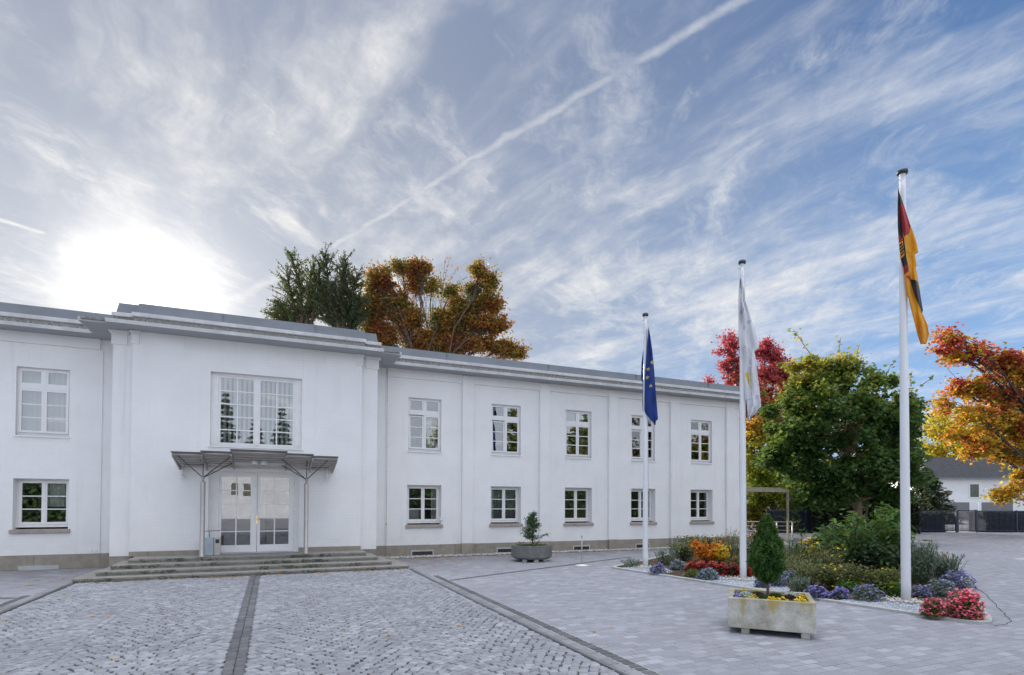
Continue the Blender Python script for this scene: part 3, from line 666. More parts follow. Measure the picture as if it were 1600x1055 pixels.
def blinds(parent,x0,x1,z0,z1,y,ang=.6,wd=.085,sp=.11):
    mb=MB(); x=x0
    while x<x1:
        dx,dy=wd/2*math.cos(ang),wd/2*math.sin(ang); mb.add([(x-dx,y-dy,z0),(x+dx,y+dy,z0),(x+dx,y+dy,z1),(x-dx,y-dy,z1)],[(0,1,2,3)]); x+=sp
    return mb.build('blind',M['blind'],parent)
def win_upper(xc,tilt=False,inner=None,label=None):
    w_,z0,z1=WU; x0,x1=xc-w_/2,xc+w_/2; y=.075
    mb=MB(); frame_boxes(mb,x0-.01,x1+.01,z0-.01,z1+.01,y+.03,y+.09,.045,.09)
    zt=z0+1.225
    mb.box(x0+.035,x1-.035,y+.005,y+.085,zt-.06,zt+.045)
    mb.box(xc-.028,xc+.028,y+.012,y+.082,zt+.045,z1-.035); mb.box(xc-.03,xc+.03,y+.018,y+.082,z0+.08,zt-.06)
    rec=[]
    rec.append(casement(mb,x0+.036,xc-.028,zt+.046,z1-.036,y+.022,.045,1,1)); rec.append(casement(mb,xc+.028,x1-.036,zt+.046,z1-.036,y+.022,.045,1,1))
    rec.append(casement(mb,xc+.005,x1-.036,z0+.081,zt-.061,y+.008,.05,1,3))
    if not tilt: rec.append(casement(mb,x0+.036,xc-.005,z0+.081,zt-.061,y+.0095,.05,1,3))
    W_=mb.build('window',M['winpaint'],B)
    if label: W_['label']=label
    pane(rec[:2],y+.022,W_); pane(rec[2:],y+.008,W_)
    if tilt:
        mb=MB(); r=casement(mb,x0+.040,xc-.02,z0+.09,zt-.075,y+.012,.05,1,3)
        mp=MB(); mp.box(r[0]-.008,r[1]+.008,y+.03,y+.038,r[2]-.008,r[3]+.008)
        a=R_(tilt); zb=z0+.09
        for m_ in (mb,mp):
            m_.v=[(x,y+.012+(yy-y-.012)*math.cos(a)+(z-zb)*math.sin(a),zb+(z-zb)*math.cos(a)-(yy-y-.012)*math.sin(a)) for x,yy,z in m_.v]
        mb.build('open_sash',M['winpaint'],W_); mp.build('pane',M['glass'],W_)
    MB().box(x0-.02,x1+.02,-.035,y+.03,z0-.035,z0).build('sill',M['trim'],W_)
    return W_
def win_lower(xc,label=None):
    w_,z0,z1=WLo; x0,x1=xc-w_/2,xc+w_/2; y=.20
    mb=MB(); frame_boxes(mb,x0-.01,x1+.01,z0+.05,z1+.01,y+.04,y+.11,.06,.07)
    rec=[casement(mb,x0+.05,xc,z0+.12,z1-.05,y+.012,.055,1,3),casement(mb,xc+.0015,x1-.05,z0+.12,z1-.05,y+.0105,.055,1,3)]
    mb.box(xc-.02,xc+.02,y,y+.012,z0+.12,z1-.05); mb.box(x0,x1,y-.02,y+.04,z0+.05,z0+.10)
    W_=mb.build('window',M['winpaint'],B)
    if label: W_['label']=label
    pane(rec,y+.012,W_)
    MB().box(x0-.05,x1+.05,-.06,.28,z0-.095,z0+.005).build('sill',M['sill'],W_,bevel=.012)
    return W_
for i,x in enumerate(WX):
    W_=win_upper(x,tilt=3.0 if i in (0,1) else (2.0 if i==3 else False),label='window with its left casement tilted open' if i in (0,1,3) else None)
    if i==0: wavy(W_,x+.18,x+.42,3.4,4.45,.45,M['curtain'])
    if i==4: wavy(W_,x-.45,x+.45,3.4,4.5,.40,M['drape'])
    if i in (2,3): wavy(W_,x+.30,x+.46,3.4,4.9,.5,M['drape'])
for i,x in enumerate(WX):
    W_=win_lower(x)
    if i==0: wavy(W_,x-.45,x-.05,1.0,1.5,.42,M['curtain']); wavy(W_,x+.33,x+.5,1.0,2.2,.45,M['curtain'])
    if i==1: wavy(W_,x-.5,x+.5,1.0,2.2,.36,M['drape'])
    if i==4: MB().box(x-.5,x+.5,.31,.315,1.0,2.2).build('roller_blind',M['curtain'],W_)
    if i in (0,): # small bracket lamp by the sill
        pass
for i,x in enumerate(LWX[:2]):
    W_=win_upper(x); blinds(W_,x-.5,x+.5,3.35,4.97,.40,ang=.5,wd=.105)
    W_=win_lower(x); wavy(W_,x+.02,x+.40,1.55,2.2,.36,M['curtain'])
for x in LWX[2:]: win_upper(x); win_lower(x)
# portico window
x0,x1,z0,z1=PWIN[:4]; y=YM+.15; mb=MB()
for (a,b_,yy) in ((x0-.01,x0+.17,y),(x1-.17,x1+.01,y)): mb.box(a,b_,yy-.02,yy+.08,z0,z1)
mb.box(x0+.17,x1-.17,y-.018,y+.08,z1-.06,z1+.01); mb.box(x0+.17,x1-.17,y-.018,y+.08,z0,z0+.05)
xc=(x0+x1)/2-.015
r1=casement(mb,x0+.172,xc-.03,z0+.052,z1-.062,y-.005,.05,2,5,.03); r2=casement(mb,xc+.03,x1-.172,z0+.052,z1-.062,y-.005,.05,2,5,.03)
mb.box(xc-.03,xc+.03,y-.028,y+.05,z0+.05,z1-.06)
W_=mb.build('window',M['winpaint'],B); W_['label']='large twenty pane window above the entrance canopy'
pane([r1,r2],y-.005,W_); blinds(W_,x0+.2,x1-.2,z0+.03,z1-.03,y+.13,ang=.35,wd=.068,sp=.115)
MB().box(x0-.04,x1+.04,YM-.045,YM+.15,z0-.035,z0).build('sill',M['trim'],W_)
mb=MB(); mb.box(ML+.2,MR-.2,1.6,1.7,2.9,5.6); mb.build('interior_wall',M['roomlight'],B)
# door
x0,x1,z0,z1=DOOR[:4]; y=YM+.20; mb=MB()
mb.box(x0-.01,-1.27,y-.02,y+.09,z0,z1+.01); mb.box(.545,x1+.01,y-.02,y+.09,z0,z1+.01); mb.box(-1.27,.545,y-.0185,y+.09,z1-.055,z1+.01)
D_=mb.build('entrance_door',M['winpaint'],B)
rr=[]
for a,b_ in ((-1.268,-.372),(-.362,.543)):
    mb=MB(); mb.smooth=False
    gx0,gx1=(a+.06,b_-.15) if a<-1 else (a+.07,b_-.13)
    gz0,gz1=z0+.20,z1-.13
    mb.box(a,gx0,y,y+.05,z0+.01,z1-.058); mb.box(gx1,b_,y,y+.05,z0+.01,z1-.058); mb.box(gx0,gx1,y+.0015,y+.05,gz1,z1-.058); mb.box(gx0,gx1,y+.0015,y+.05,z0+.01,gz0)
    mb.box(gx0,gx1,y-.012,y+.0015,z0+.03,z0+.10)
    xx=(gx0+gx1)/2; mb.box(xx-.014,xx+.014,y+.006,y+.044,gz0,gz1)
    for j in range(1,5): zz=gz0+(gz1-gz0)*j/5; mb.box(gx0,gx1,y+.008,y+.042,zz-.013,zz+.013)
    for zz in (z0+.35,z0+1.1,z0+1.85): mb.tube([(a+.004 if a<-1 else b_-.004,y-.022,zz-.05),(a+.004 if a<-1 else b_-.004,y-.022,zz+.05)],.009,8)
    mb.build('door_leaf',M['winpaint'],D_); rr.append((gx0,gx1,gz0,gz1))
mb=MB()
for a,b_,c,d in rr: mb.box(a-.008,b_+.008,y+.02,y+.028,c-.008,d+.008)
mb.build('pane',M['doorglass'],D_)
mb=MB(); mb.box(-.385,-.350,y-.012,y-.001,1.10,1.33); mb.tube([(-.367,y-.012,1.235),(-.367,y-.055,1.235),(-.30,y-.06,1.235),(-.255,y-.055,1.23)],.010,8)
mb.build('handle',M['brass'],D_)
# pale hall furniture seen through the door glass
mb=MB(); mb.box(-1.6,-.2,1.4,1.45,.36,2.5); mb.build('interior_wall',M['roomlight'],B)
# cellar vents in the plinth
for xa,xb in ((3.98,4.72),(6.85,7.5),(9.75,10.45),(12.4,13.05)):
    mb=MB(); frame_boxes(mb,xa,xb,.01,.20,-.055,-.028,.045,.03); v=mb.build('cellar_vent',M['concrete'],B)
    MB().box(xa+.045,xb-.045,-.040,-.032,.04,.155).build('vent_opening',M['black'],v)
    mb=MB(); mb.box(xa+.04,xb-.04,-.048,-.046,.095,.101)
    for j in range(9): q=xa+.05+(xb-xa-.1)*(j+.5)/9; mb.box(q-.006,q+.006,-.047,-.041,.04,.155)
    mb.build('grille',M['steeldark'],v)
MB().box(-5.66,-4.86,-.05,-.028,.0,.10).build('light_slab',M['concrete'],B)
for x in (-4.22,-4.12): MB().box(x-.03,x+.03,-.02,0,.41,.47).build('socket_cover',M['trim'],B)
# lightning conductor
mb=MB(); mb.tube([(3.215,-.045,.1),(3.215,-.045,5.8)],.005,6)
for z in np.arange(.5,5.8,.72): mb.box(3.203,3.227,-.05,0,z,z+.02)
mb.lathe([(.02,0),(.03,.02),(.02,.05)],(3.215,-.045,1.0),8)
mb.build('lightning_conductor',M['steel'],B)
mb=MB(); mb.tube([(4.93,-.0,1.16),(4.93,-.12,1.18)],.012); mb.tube([(4.78,-.12,1.22),(5.05,-.12,1.22)],.012); mb.lathe([(.03,-.06),(.05,0),(.02,.03)],(4.93,-.12,1.16),10); mb.build('wall_lamp',M['trim'],B)
# ------------------------------------------------------------------ steps
S=thing('entrance_steps','four wide mossy stone steps leading up to the double door','steps',(-.3,-2.2,0))
ST=[(-3.75,3.20,-3.20,0,.09),(-3.44,2.84,-2.85,.09,.18),(-3.26,2.55,-2.46,.18,.27),(-3.02,2.32,-2.05,.27,.36)]
for a,b_,yf,za,zb in ST:
    mb=MB(); mb.box(a,b_,yf+.02,YP+.01 if za<.2 else YM+(.02 if True else 0),za+.001,zb-.045)
    mb.mi=1; mb.box(a-.01,b_+.01,yf,YM-.031,zb-.045,zb)
    mb.m=[1 if (i%6==2 or i<6) else 0 for i in range(len(mb.f))]
    mb.build('step',[M['step'],M['stepmoss']],S,bevel=.006)
MB().box(DOOR[0]+.0,DOOR[1],YM-.03,YM+.22,.32,.357).build('threshold',M['step'],S)
# ------------------------------------------------------------------ canopy
CN=thing('entrance_canopy','stainless steel and glass canopy on two round posts over the entrance','canopy',(-.36,-1.9,.36))
YF=-2.5; XS=[-2.12,-1.53,-.91,.31,.92,1.51]; ZF=[2.80,2.84,2.90,2.85,2.81]
for i in range(5):
    a,b_=XS[i],XS[i+1]; zf=ZF[i]; zb=zf-.20; t=.012; mb=MB()
    a2,b2=a-.02,b_+.02
    mb.add([(a2,YF-.05,zf+.02),(b2,YF-.05,zf+.02),(b2,YM-.0,zb+.02),(a2,YM-.0,zb+.02),(a2,YF-.05,zf+.02+t),(b2,YF-.05,zf+.02+t),(b2,YM-.0,zb+.02+t),(a2,YM-.0,zb+.02+t)],
           [(0,3,2,1),(4,5,6,7),(0,1,5,4),(1,2,6,5),(2,3,7,6),(3,0,4,7)])
    p=mb.build('roof_panel',M['canglass'],CN)
    mb=MB(); mb.box(a2,b2,YF-.062,YF-.05,zf+.018,zf+.04); mb.build('edge_strip',M['steeldark'],p)
    mb=MB(); mb.tube([(a,YF+.02,zf-.02),(b_,YF+.02,zf-.02)],.028,10); 
    for j in range(1,5):
        q=j/5; yy=YF+(YM-YF)*q; zz=zf+(zb-zf)*q; mb.box(a,b_,yy-.012,yy+.012,zz-.012,zz+.014)
    mb.build('purlin',M['steel'],p)
for i,x in enumerate(XS):
    z=min(ZF[max(i-1,0)],ZF[min(i,4)])-.03; mb=MB()
    mb.add([(x-.012,YF,z-.03),(x+.012,YF,z-.03),(x+.012,YM,z-.30),(x-.012,YM,z-.30),(x-.012,YF,z+.01),(x+.012,YF,z+.01),(x+.012,YM,z-.19),(x-.012,YM,z-.19)],
           [(0,3,2,1),(4,5,6,7),(0,1,5,4),(1,2,6,5),(2,3,7,6),(3,0,4,7)]); mb.build('beam',M['steel'],CN)
mb=MB(); mb.box(XS[0],XS[-1],YM-.05,YM,2.555,2.60); mb.build('wall_rail',M['steel'],CN)
for x in (-2.06,1.36): mb=MB(); mb.tube([(x,YM-.09,2.62),(x,YM-.09,2.30)],.028,10); mb.box(x-.05,x+.05,YM-.12,YM,2.27,2.31); mb.build('wall_bracket',M['trim'],CN)
for x,sg in ((-1.55,1),(.81,-1)):
    mb=MB(); mb.lathe([(.062,0),(.062,.01),(.056,.012),(.056,1.78),(.052,1.80),(.028,1.84),(.02,1.845)],(x,-1.9,.36),16)
    p=mb.build('post',M['steel'],CN)
    mb=MB(); mb.tube([(x,-1.9,2.20),(x,-1.9,2.28)],.022,10); mb.lathe([(.02,0),(.04,.02),(.04,.05),(.02,.07)],(x,-1.9,2.23),12); mb.build('joint',M['steel'],p)
    for tx,ty in ((-.48,-.45),(0,-.05),(.60,-.45),(.60,.35)):
        X2=x+tx*sg if sg>0 else x-tx; zt=2.76 if ty<0 else 2.66
        mb=MB(); mb.tube([(x,-1.9,2.27),(x+tx*sg,-1.9+ty,zt)],.011,6); mb.build('strut',M['steeldark'],p)
for x in (-.42,-.20):
    mb=MB(); mb.lathe([(.07,-.05),(.075,-.04),(.075,.03),(.04,.06)],(x,-1.75,2.68),14); s_=mb.build('spotlight',M['trim'],CN); MB().lathe([(.05,-.056),(.05,-.051)],(x,-1.75,2.68),14).build('lens',M['black'],s_)
# bin and panel by the door
b_=thing('ash_bin','slim steel ashtray bin with dark slot left of the door','bin',(-1.25,-1.55,.36))
mb=MB(); mb.box(-1.31,-1.18,-1.62,-1.49,.36,.80); mb.build('body',M['steel'],b_,bevel=.01); MB().box(-1.285,-1.205,-1.624,-1.619,.66,.755).build('slot',M['black'],b_)
b_=thing('door_panel_box','pale blue grey box with thin rail behind the left canopy post','box',(-1.4,-1.5,.36))
mb=MB(); mb.box(-1.53,-1.33,-1.56,-1.46,.36,.80); mb.build('body',simple('blue_grey_panel',(.42,.50,.55),.5),b_,bevel=.008)
mb=MB(); mb.tube([(-1.55,-1.5,.955),(-1.18,-1.5,.97)],.008,6); mb.tube([(-1.43,-1.5,.80),(-1.43,-1.5,.96)],.006,6); mb.build('rail',M['steeldark'],b_)
# ------------------------------------------------------------------ flagpoles and flags
LAB=['left white flagpole nearest the facade, carrying the blue flag','middle white flagpole rising behind the stone planter with white flag','tallest looking white flagpole at right, carrying the black red gold flag']
for i,(x,y,h,r0,r1) in enumerate(POLES):
    T=thing('flagpole',LAB[i],'flagpole',(x,y,.03),0,'flagpoles along the flower bed')
    mb=MB(); mb.lathe([(r0+(r1-r0)*(q/24)**1.5,(h-.03)*q/24) for q in range(25)],(x,y,.03),32); mb.build('pole',M['pole'],T)
    mb=MB(); mb.lathe([(r0+.05,0),(r0+.05,.012),(r0+.02,.02)],(x,y,.028),24); mb.build('base_plate',M['pole'],T)
    mb=MB(); c=1.75; mb.lathe([(r1*1.0,-.035),(r1*c*.95,-.025),(r1*c,.0),(r1*c*.93,.03),(r1*.8,.055),(r1*.2,.065)],(x,y,h+.03),20); mb.build('cap',M['cap'],T)
    a=R_(-10); dx,dy=math.cos(a)*(r0+.02),math.sin(a)*(r0+.02)
    mb=MB(); mb.box(x+dx*.62,x+dx*1.05,y+dy-.012,y+dy+.012,1.18,1.30); mb.tube([(x-r1-.07,y,h-.12),(x+dx*.9,y,h-.12)],.006,6); mb.build('cleat',M['steel'],T)
    mb=MB(); mb.tube([(x+dx,y+dy,1.2),(x+dx*.8,y+dy*.8,h*.6),(x+dx*.8,y+dy*.8,h-.08)],.005,6); mb.build('halyard',M['rope'],T)
def cloth_mat(name,col,trans=.35):
    m,k,b,out=newmat(name); g=k.new('ShaderNodeTexCoord').outputs['Object']
    b.inputs['Base Color'].default_value=(*col,1); b.inputs['Roughness'].default_value=.75; b.inputs['Sheen Weight'].default_value=.2
    bn=k.new('ShaderNodeBump',{'Strength':.15,'Distance':.01,'Height':k.noise(k.vmath('MULTIPLY',g,(3.,3.,.8)).outputs[0],4.,4,.6)}); k.l.new(bn.outputs[0],b.inputs['Normal'])
    tl=k.new('ShaderNodeBsdfTranslucent',{'Color':(*col,1)}); mx=k.new('ShaderNodeMixShader',{0:trans,1:b.outputs[0],2:tl.outputs[0]}); k.l.new(mx.outputs[0],out.inputs[0]); return m
def inpoly(P,x,y):
    r=False
    for i in range(len(P)):
        x1,y1=P[i-1];x2,y2=P[i]
        if (y1>y)!=(y2>y) and x<(x2-x1)*(y-y1)/(y2-y1)+x1: r=not r
    return r
def star(cx,cy,r,rot=0): return [(cx+(r if i%2==0 else r*.4)*math.sin(i*math.pi/5+rot),cy-(r if i%2==0 else r*.4)*math.cos(i*math.pi/5+rot)) for i in range(10)]
def flag(name,label,pi,sc_,off,pcx,left,right,regions,mats,rows,cols,folds,dep0,front=True,amp=.05):
    """hanging folded cloth: closed soft volume whose outline follows the given left and right edges (zoom units sc_ per photo pixel)"""
    x,y,h,r0,r1=POLES[pi]; P=np.array([x-CAM[0],y-CAM[1]]); dep=P@fw[:2]/ (np.linalg.norm(fw[:2])); S_=dep/F
    T=thing(name,label,'flag',(x,y,0),FACE)
    horizon=CY+F*math.tan(PIT)
    zof=lambda yy: 1.7+(horizon-(yy/sc_+off[1])-(x>0)*0)*S_
    def edge(E,t):
        for (xa,ya),(xb,yb) in zip(E[:-1],E[1:]):
            if ya<=t<=yb: return xa+(xb-xa)*(t-ya)/max(yb-ya,1e-6)
        return E[0][0] if t<E[0][1] else E[-1][0]
    y0=min(left[0][1],right[0][1]); y1=max(left[-1][1],right[-1][1]); vs=[];n2=2*cols
    for i in range(rows+1):
        t=y0+(y1-y0)*i/rows; a,b2=edge(left,t),edge(right,t)
        if b2<a+1: b2=a+1
        wdt=(b2-a)
        for j in range(n2):
            if j<=cols: s=j/cols; side=-1
            else: s=(n2-j)/cols; side=1
            X=a+wdt*s
            th=math.sqrt(max(0,1-(2*s-1)**2))
            fold=amp*th*(math.sin(folds*math.pi*2*s+t*.011+pi)+.45*math.sin(folds*4.7*s-t*.02)+.35*math.sin(t*.035+s*9))
            Y=dep0+side*.035*th+fold*(1 if side<0 else .8)
            vs.append(((X/sc_+off[0]-pcx)*S_+Y*(pcx-800)/F,Y,zof(t)))
    fs=[];mi=[]
    for i in range(rows):
        for j in range(n2):
            fs.append((i*n2+j,(i+1)*n2+j,(i+1)*n2+(j+1)%n2,i*n2+(j+1)%n2))
            t=y0+(y1-y0)*(i+.5)/rows; s=(j+.5)/cols if j<cols else (n2-j-.5)/cols
            a,b2=edge(left,t),edge(right,t); X=a+max(b2-a,1)*s; c=0
            for mid,P_ in regions:
                if inpoly(P_,X,t): c=mid
            mi.append(c)
    mb=MB(); mb.smooth=True; mb.add(vs,fs); mb.m=mi
    mb.add([vs[j] for j in range(n2)],[tuple(range(n2))]); mb.add([vs[rows*n2+j] for j in range(n2)],[tuple(range(n2))[::-1]]); mb.m[-1]=mi[-1]; mb.m[-2]=mi[0]
    # height fit: the pole's own tip defines the scale
    mb.build('cloth',mats,T,local=True)
    return T,S_,zof
FB=cloth_mat('black_cloth',(.012,.012,.018),.1);FR_=cloth_mat('red_cloth',(.50,.02,.03));FG=cloth_mat('gold_cloth',(.85,.42,.01));FBL=cloth_mat('blue_cloth',(.008,.045,.25),.3);FW=cloth_mat('white_cloth',(.78,.78,.80),.25);FY=cloth_mat('yellow_cloth',(.85,.65,.03));FGY=cloth_mat('grey_print_and_fold_cloth',(.42,.43,.47),.2)
GE_L=[(164,148),(160.5,223),(160.5,344),(164,408),(166,448),(173,516),(187,570),(193,602),(198,651),(209,714),(232,809),(247,868),(259,922),(274,967)]
GE_R=[(165.5,148),(191,223),(202,259),(225,331),(241,371),(259,426),(269,484),(250,498),(261,556),(254,566),(272,656),(277,705),(291,795),(286,807),(313,868),(323,922),(308,971)]
reg=[(1,[(150,140),(170,148),(194,227),(173,241),(172,270),(181,330),(187,372),(191,425),(183,415),(165,390),(150,380)]),(2,[(172,239),(193,226),(229,342),(220,390),(193,412),(182,344),(169.5,268)]),(2,[(150,386),(166,391),(181,414),(188,428),(150,442)]),
 (1,[(186,412),(193,411),(205,520),(218,594),(211,596),(197,530)]),(1,[(168,446),(182,437),(187,447),(171,458)]),(1,[(169,463),(186,452),(190,462),(172,475)]),(1,[(171,480),(190,468),(193,478),(175,491)]),(1,[(174,496),(193,484),(195,494),(178,506)]),
 (1,[(174,518),(197,510),(206,560),(188,563)]),(2,[(190,562),(207,559),(215,600),(194,603)]),(1,[(203,575),(208,590),(202,588)]),(2,[(200,620),(223,613),(227,646)]),
 (1,[(216,586),(228,627),(263,649),(278,696),(294,797),(284,810),(250,728),(229.5,651)])]
def dens(reg): return reg
flag('german_flag','limp black red and gold flag with eagle shield hanging from the right pole',2,476/140,(1360,250),1415.2,GE_L,GE_R,reg,[FG,FB,FR_,FG],300,60,1.6,-.10,amp=.035)
EU_L=[(283,168),(275,260),(266,380),(258,480),(252,600),(249,850),(262,880),(290,915),(320,948),(334,970)]
EU_R=[(287,168),(300,240),(316,350),(328,480),(340,640),(350,760),(363,920),(346,938),(342,970)]
flag('european_flag','limp blue flag with yellow stars hanging from the left pole',0,528/100,(960,480),1009.0,EU_L,EU_R,[(1,star(313,457,19)),(1,star(282,511,19)),(1,star(276,580,19)),(1,star(303,650,19))],[FBL,FY],200,56,1.3,-.09,amp=.03)
_t=[o for o in bpy.data.objects if o.name.startswith('european_flag')][0]
T2,_,_=flag('flag_fold','x',0,528/100,(960,480),1009.0,[(240,338),(226,440),(221,560),(224,585),(236,607),(236,700),(233,780),(236,850)],[(244,338),(262,440),(268,560),(268,600),(268,607),(268,700),(268,780),(268,850)],[],[FBL,FY],80,20,1.0,.09,amp=.02)
_c=T2.children[0]; _c.parent=_t; _c.name='back_fold'; bpy.data.objects.remove(T2)
WH_L=[(176,125),(170,170),(167,260),(167,400),(170,530),(184,545),(192,600),(196,700),(204,840),(214,860),(218,910),(221,960)]
WH_R=[(184,125),(204,200),(207,255),(222,300),(240,360),(265,440),(287,520),(288,540),(262,560),(270,620),(280,700),(291,800),(299,886),(280,900),(272,920),(242,945),(235,965)]
wr=[(1,[(203,688),(225,685),(237,787)])]
for q in ([(205,850),(252,835),(252,838),(207,854)],): wr.append((2,q))
for (cx,cy,n_) in ((182,325,3),(222,385,3),(198,425,2),(268,830,3),(232,620,2)):
    for j in range(n_): a=cx+j*7; wr.append((2,[(a,cy-12),(a+4,cy-14),(a-2,cy+14),(a-5,cy+12)]))
for a,b2 in (((205,560),(245,640)),((262,730),(283,770)),((235,650),(240,830))): wr.append((2,[(a[0],a[1]),(a[0]+3,a[1]),(b2[0]+3,b2[1]),(b2[0],b2[1])]))  # long grey strokes: fold shading drawn into the cloth colour
flag('white_flag','limp white flag with yellow triangle and faint grey print and painted fold lines on middle pole',1,528/140,(1110,400),1160.4,WH_L,WH_R,wr,[FW,FY,FGY],210,44,2.0,-.09,amp=.045)
# ------------------------------------------------------------------ foliage builders
def unit(n):
    v=rng.normal(0,1,(n,3)); return v/np.linalg.norm(v,axis=1)[:,None]
LEAF={'diamond':[(-.5,0),(0,-.32),(.5,0),(0,.32)],'maple':[(-.5,0),(-.18,-.22),(-.1,-.5),(.12,-.26),(.5,-.28),(.34,0),(.5,.28),(.12,.26),(-.1,.5),(-.18,.22)],'long':[(-.5,0),(-.1,-.17),(.5,0),(-.1,.17)],'needle':[(-.5,-.05),(.5,-.03),(.5,.03),(-.5,.05)],'petal':[(-.5,0),(-.25,-.43),(.25,-.43),(.5,0),(.25,.43),(-.25,.43)]}
def leaves(name,P,size,mat,parent,shape='diamond',up=.5,jit=.3,direction=None,bend=.15):
    n=len(P)
    if n==0: return None
    nr=unit(n); nr[:,2]+=up*2*np.sign(.5); nr/=np.linalg.norm(nr,axis=1)[:,None]
    t=unit(n) if direction is None else direction+rng.normal(0,.35,(n,3))
    t-=nr*np.sum(t*nr,1)[:,None]; t/=np.linalg.norm(t,axis=1)[:,None]+1e-9; b_=np.cross(nr,t)
    s=size*rng.uniform(1-jit,1+jit,n); sh=np.array(LEAF[shape]); kx=len(sh)
    V=P[:,None,:]+s[:,None,None]*(sh[None,:,0,None]*t[:,None,:]+sh[None,:,1,None]*b_[:,None,:]-bend*(np.abs(sh[None,:,1,None])+sh[None,:,0,None]**2)*nr[:,None,:])
    return np_mesh(name,V.reshape(-1,3),kx,mat,parent)
def clump(c,r,n,flat=.75,shell=.5):
    """n points in a rough ball, denser toward its shell"""
    p=rng.normal(0,.52,(n,3)); A=rng.normal(0,1,(3,3)); q,_=np.linalg.qr(A); p=(p*rng.uniform(.45,1.35,3))@q; p=p*r; p[:,2]*=flat; return p+np.array(c)
def curve(a,b_,sag,n=6,wob=.06):
    a=np.array(a,float);b_=np.array(b_,float);L=np.linalg.norm(b_-a);out=[]
    ph=rng.normal(0,1,3)
    for i in range(n+1):
        t=i/n; p=a+(b_-a)*t; p[2]+=sag*math.sin(math.pi*t)*L; p+=ph*wob*L*math.sin(math.pi*t)*.5+rng.normal(0,wob*.12*L,3)*(0<i<n); out.append(p)
    return out
def tree(name,label,loc,lobes,trunk_h,tr,leafm,size,nclump,nleaf,cr=(.45,.9),shape='diamond',rz=FACE,bark='bark',group=None,sprigs=(),flat=.75,trunk_pts=None,cat='tree',twigs=True,up=.5,keep=None,core=.55,bough=.13):
    """lobes: ellipsoids (u,v,z,ru,rv,rz) in the tree's frame"""
    T=thing(name,label,cat,loc,rz,group); mb=MB(); vol=np.array([l[3]*l[4]*l[5] for l in lobes])**(2/3); vol/=vol.sum()
    tp=trunk_pts or curve((0,0,-.1),(rng.normal(0,.1),0,trunk_h),0,6,.02)
    m_=len(tp); mb.tube(tp,[tr*(1-.55*i/(m_-1))*(1.25 if i==0 else 1) for i in range(m_)],10)
    top=np.array(tp[-1]); P=[];sub=[]
    for li,l in enumerate(lobes):
        c=np.array(l[:3]); rad=np.array(l[3:6]); k_=max(2,int(round(nclump*vol[li])))
        # main bough to the lobe
        start=np.array(tp[max(1,int(m_*.55))+ (li%max(1,m_-int(m_*.55)-1))]) if m_>3 else top
        if start[2]>c[2]-rad[2]*.1: start=np.array(tp[max(1,m_//2)])
        bp=curve(start,c-[0,0,rad[2]*.15],.06,6,.10); r0=tr*(.28+.9*min(1,rad.mean()/4)*.35)
        mb.tube(bp,[max(.012,r0*(1-.7*i/6)) for i in range(7)],7)
        for j in range(k_):
            d=unit(1)[0]; rr=rng.uniform(core,.97); q=c+d*rad*rr
            if keep is not None and not keep(q): continue
            s0=bp[rng.integers(3,7)]
            if twigs: mb.tube(curve(s0,q,.03,4,.12),[max(.008,r0*.28*(1-.75*i/4)) for i in range(5)],5,cap=False)
            R0=rng.uniform(*cr); n_=int(nleaf*(R0/np.mean(cr))**2*rng.uniform(.6,1.3))
            P.append(clump(q,R0,n_,flat))
    for sp in sprigs:      # thin shoots that stick out of the crown
        a,b2=np.array(sp[0]),np.array(sp[1]); cp=curve(a,b2,.05,8,.08); mb.tube(cp,[.018*(1-.8*i/8)+.004 for i in range(9)],5)
        n_=sp[2]; t=rng.uniform(.15,1,n_); idx=np.minimum((t*8).astype(int),7); pts=np.array(cp)
        P.append(pts[idx]*(1-(t*8-idx))[:,None]+pts[idx+1]*(t*8-idx)[:,None]+rng.normal(0,.10,(n_,3)))
    mb.build('trunk',M[bark],T,local=True)
    leaves('crown',np.concatenate(P),size,M[leafm],T,shape,up); return T
def px(x,y,dep,bx):     # picture offsets to the tree's frame: metres to the right of pixel column bx, height
    return ((x-bx)*dep/F,1.7+(785-y)*dep/F)
def lobes_px(L,dep,bx,vr=.8,f=1.0):
    out=[]
    for x,y,rx,ry in L:
        u,z=px(x,y,dep,bx); s=dep/F; out.append((u,rng.uniform(-.25,.25)*rx*s,z,rx*s*f,max(rx,ry)*s*vr*f,ry*s*f))
    return out
# green maple
d=25.; bx=1338
L=lobes_px([(1305,650,84,76),(1228,690,32,42),(1278,580,48,32),(1325,572,26,18),(1398,655,46,52),(1428,625,20,18),(1375,600,26,22),(1268,775,42,24),(1392,772,34,24),(1206,720,18,26),(1340,735,88,42),(1242,730,36,40),(1405,715,42,50),(1204,650,10,16),(1300,760,60,22),(1246,632,24,26)],d,bx)
spr=[]
for (xa,ya,xb,yb,n_) in ((1275,560,1245,508,22),(1312,550,1318,522,8),(1340,560,1346,536,7),(1380,600,1396,560,9),(1425,600,1430,574,9),(1440,600,1452,590,9),(1200,620,1178,600,12),(1425,640,1452,622,14),(1380,585,1372,565,6)):
    a=px(xa,ya,d,bx);b2=px(xb,yb,d,bx); spr.append(((a[0],0,a[1]),(b2[0],rng.uniform(-.3,.3),b2[1]),n_))
tree('maple_tree','broad dark green maple with orange tinged top behind the flower bed',at_d(bx,d),L,3.6,.24,'maple',.17,360,150,(.26,.56),'maple',sprigs=spr,bark='barklight',up=.55,core=.45)
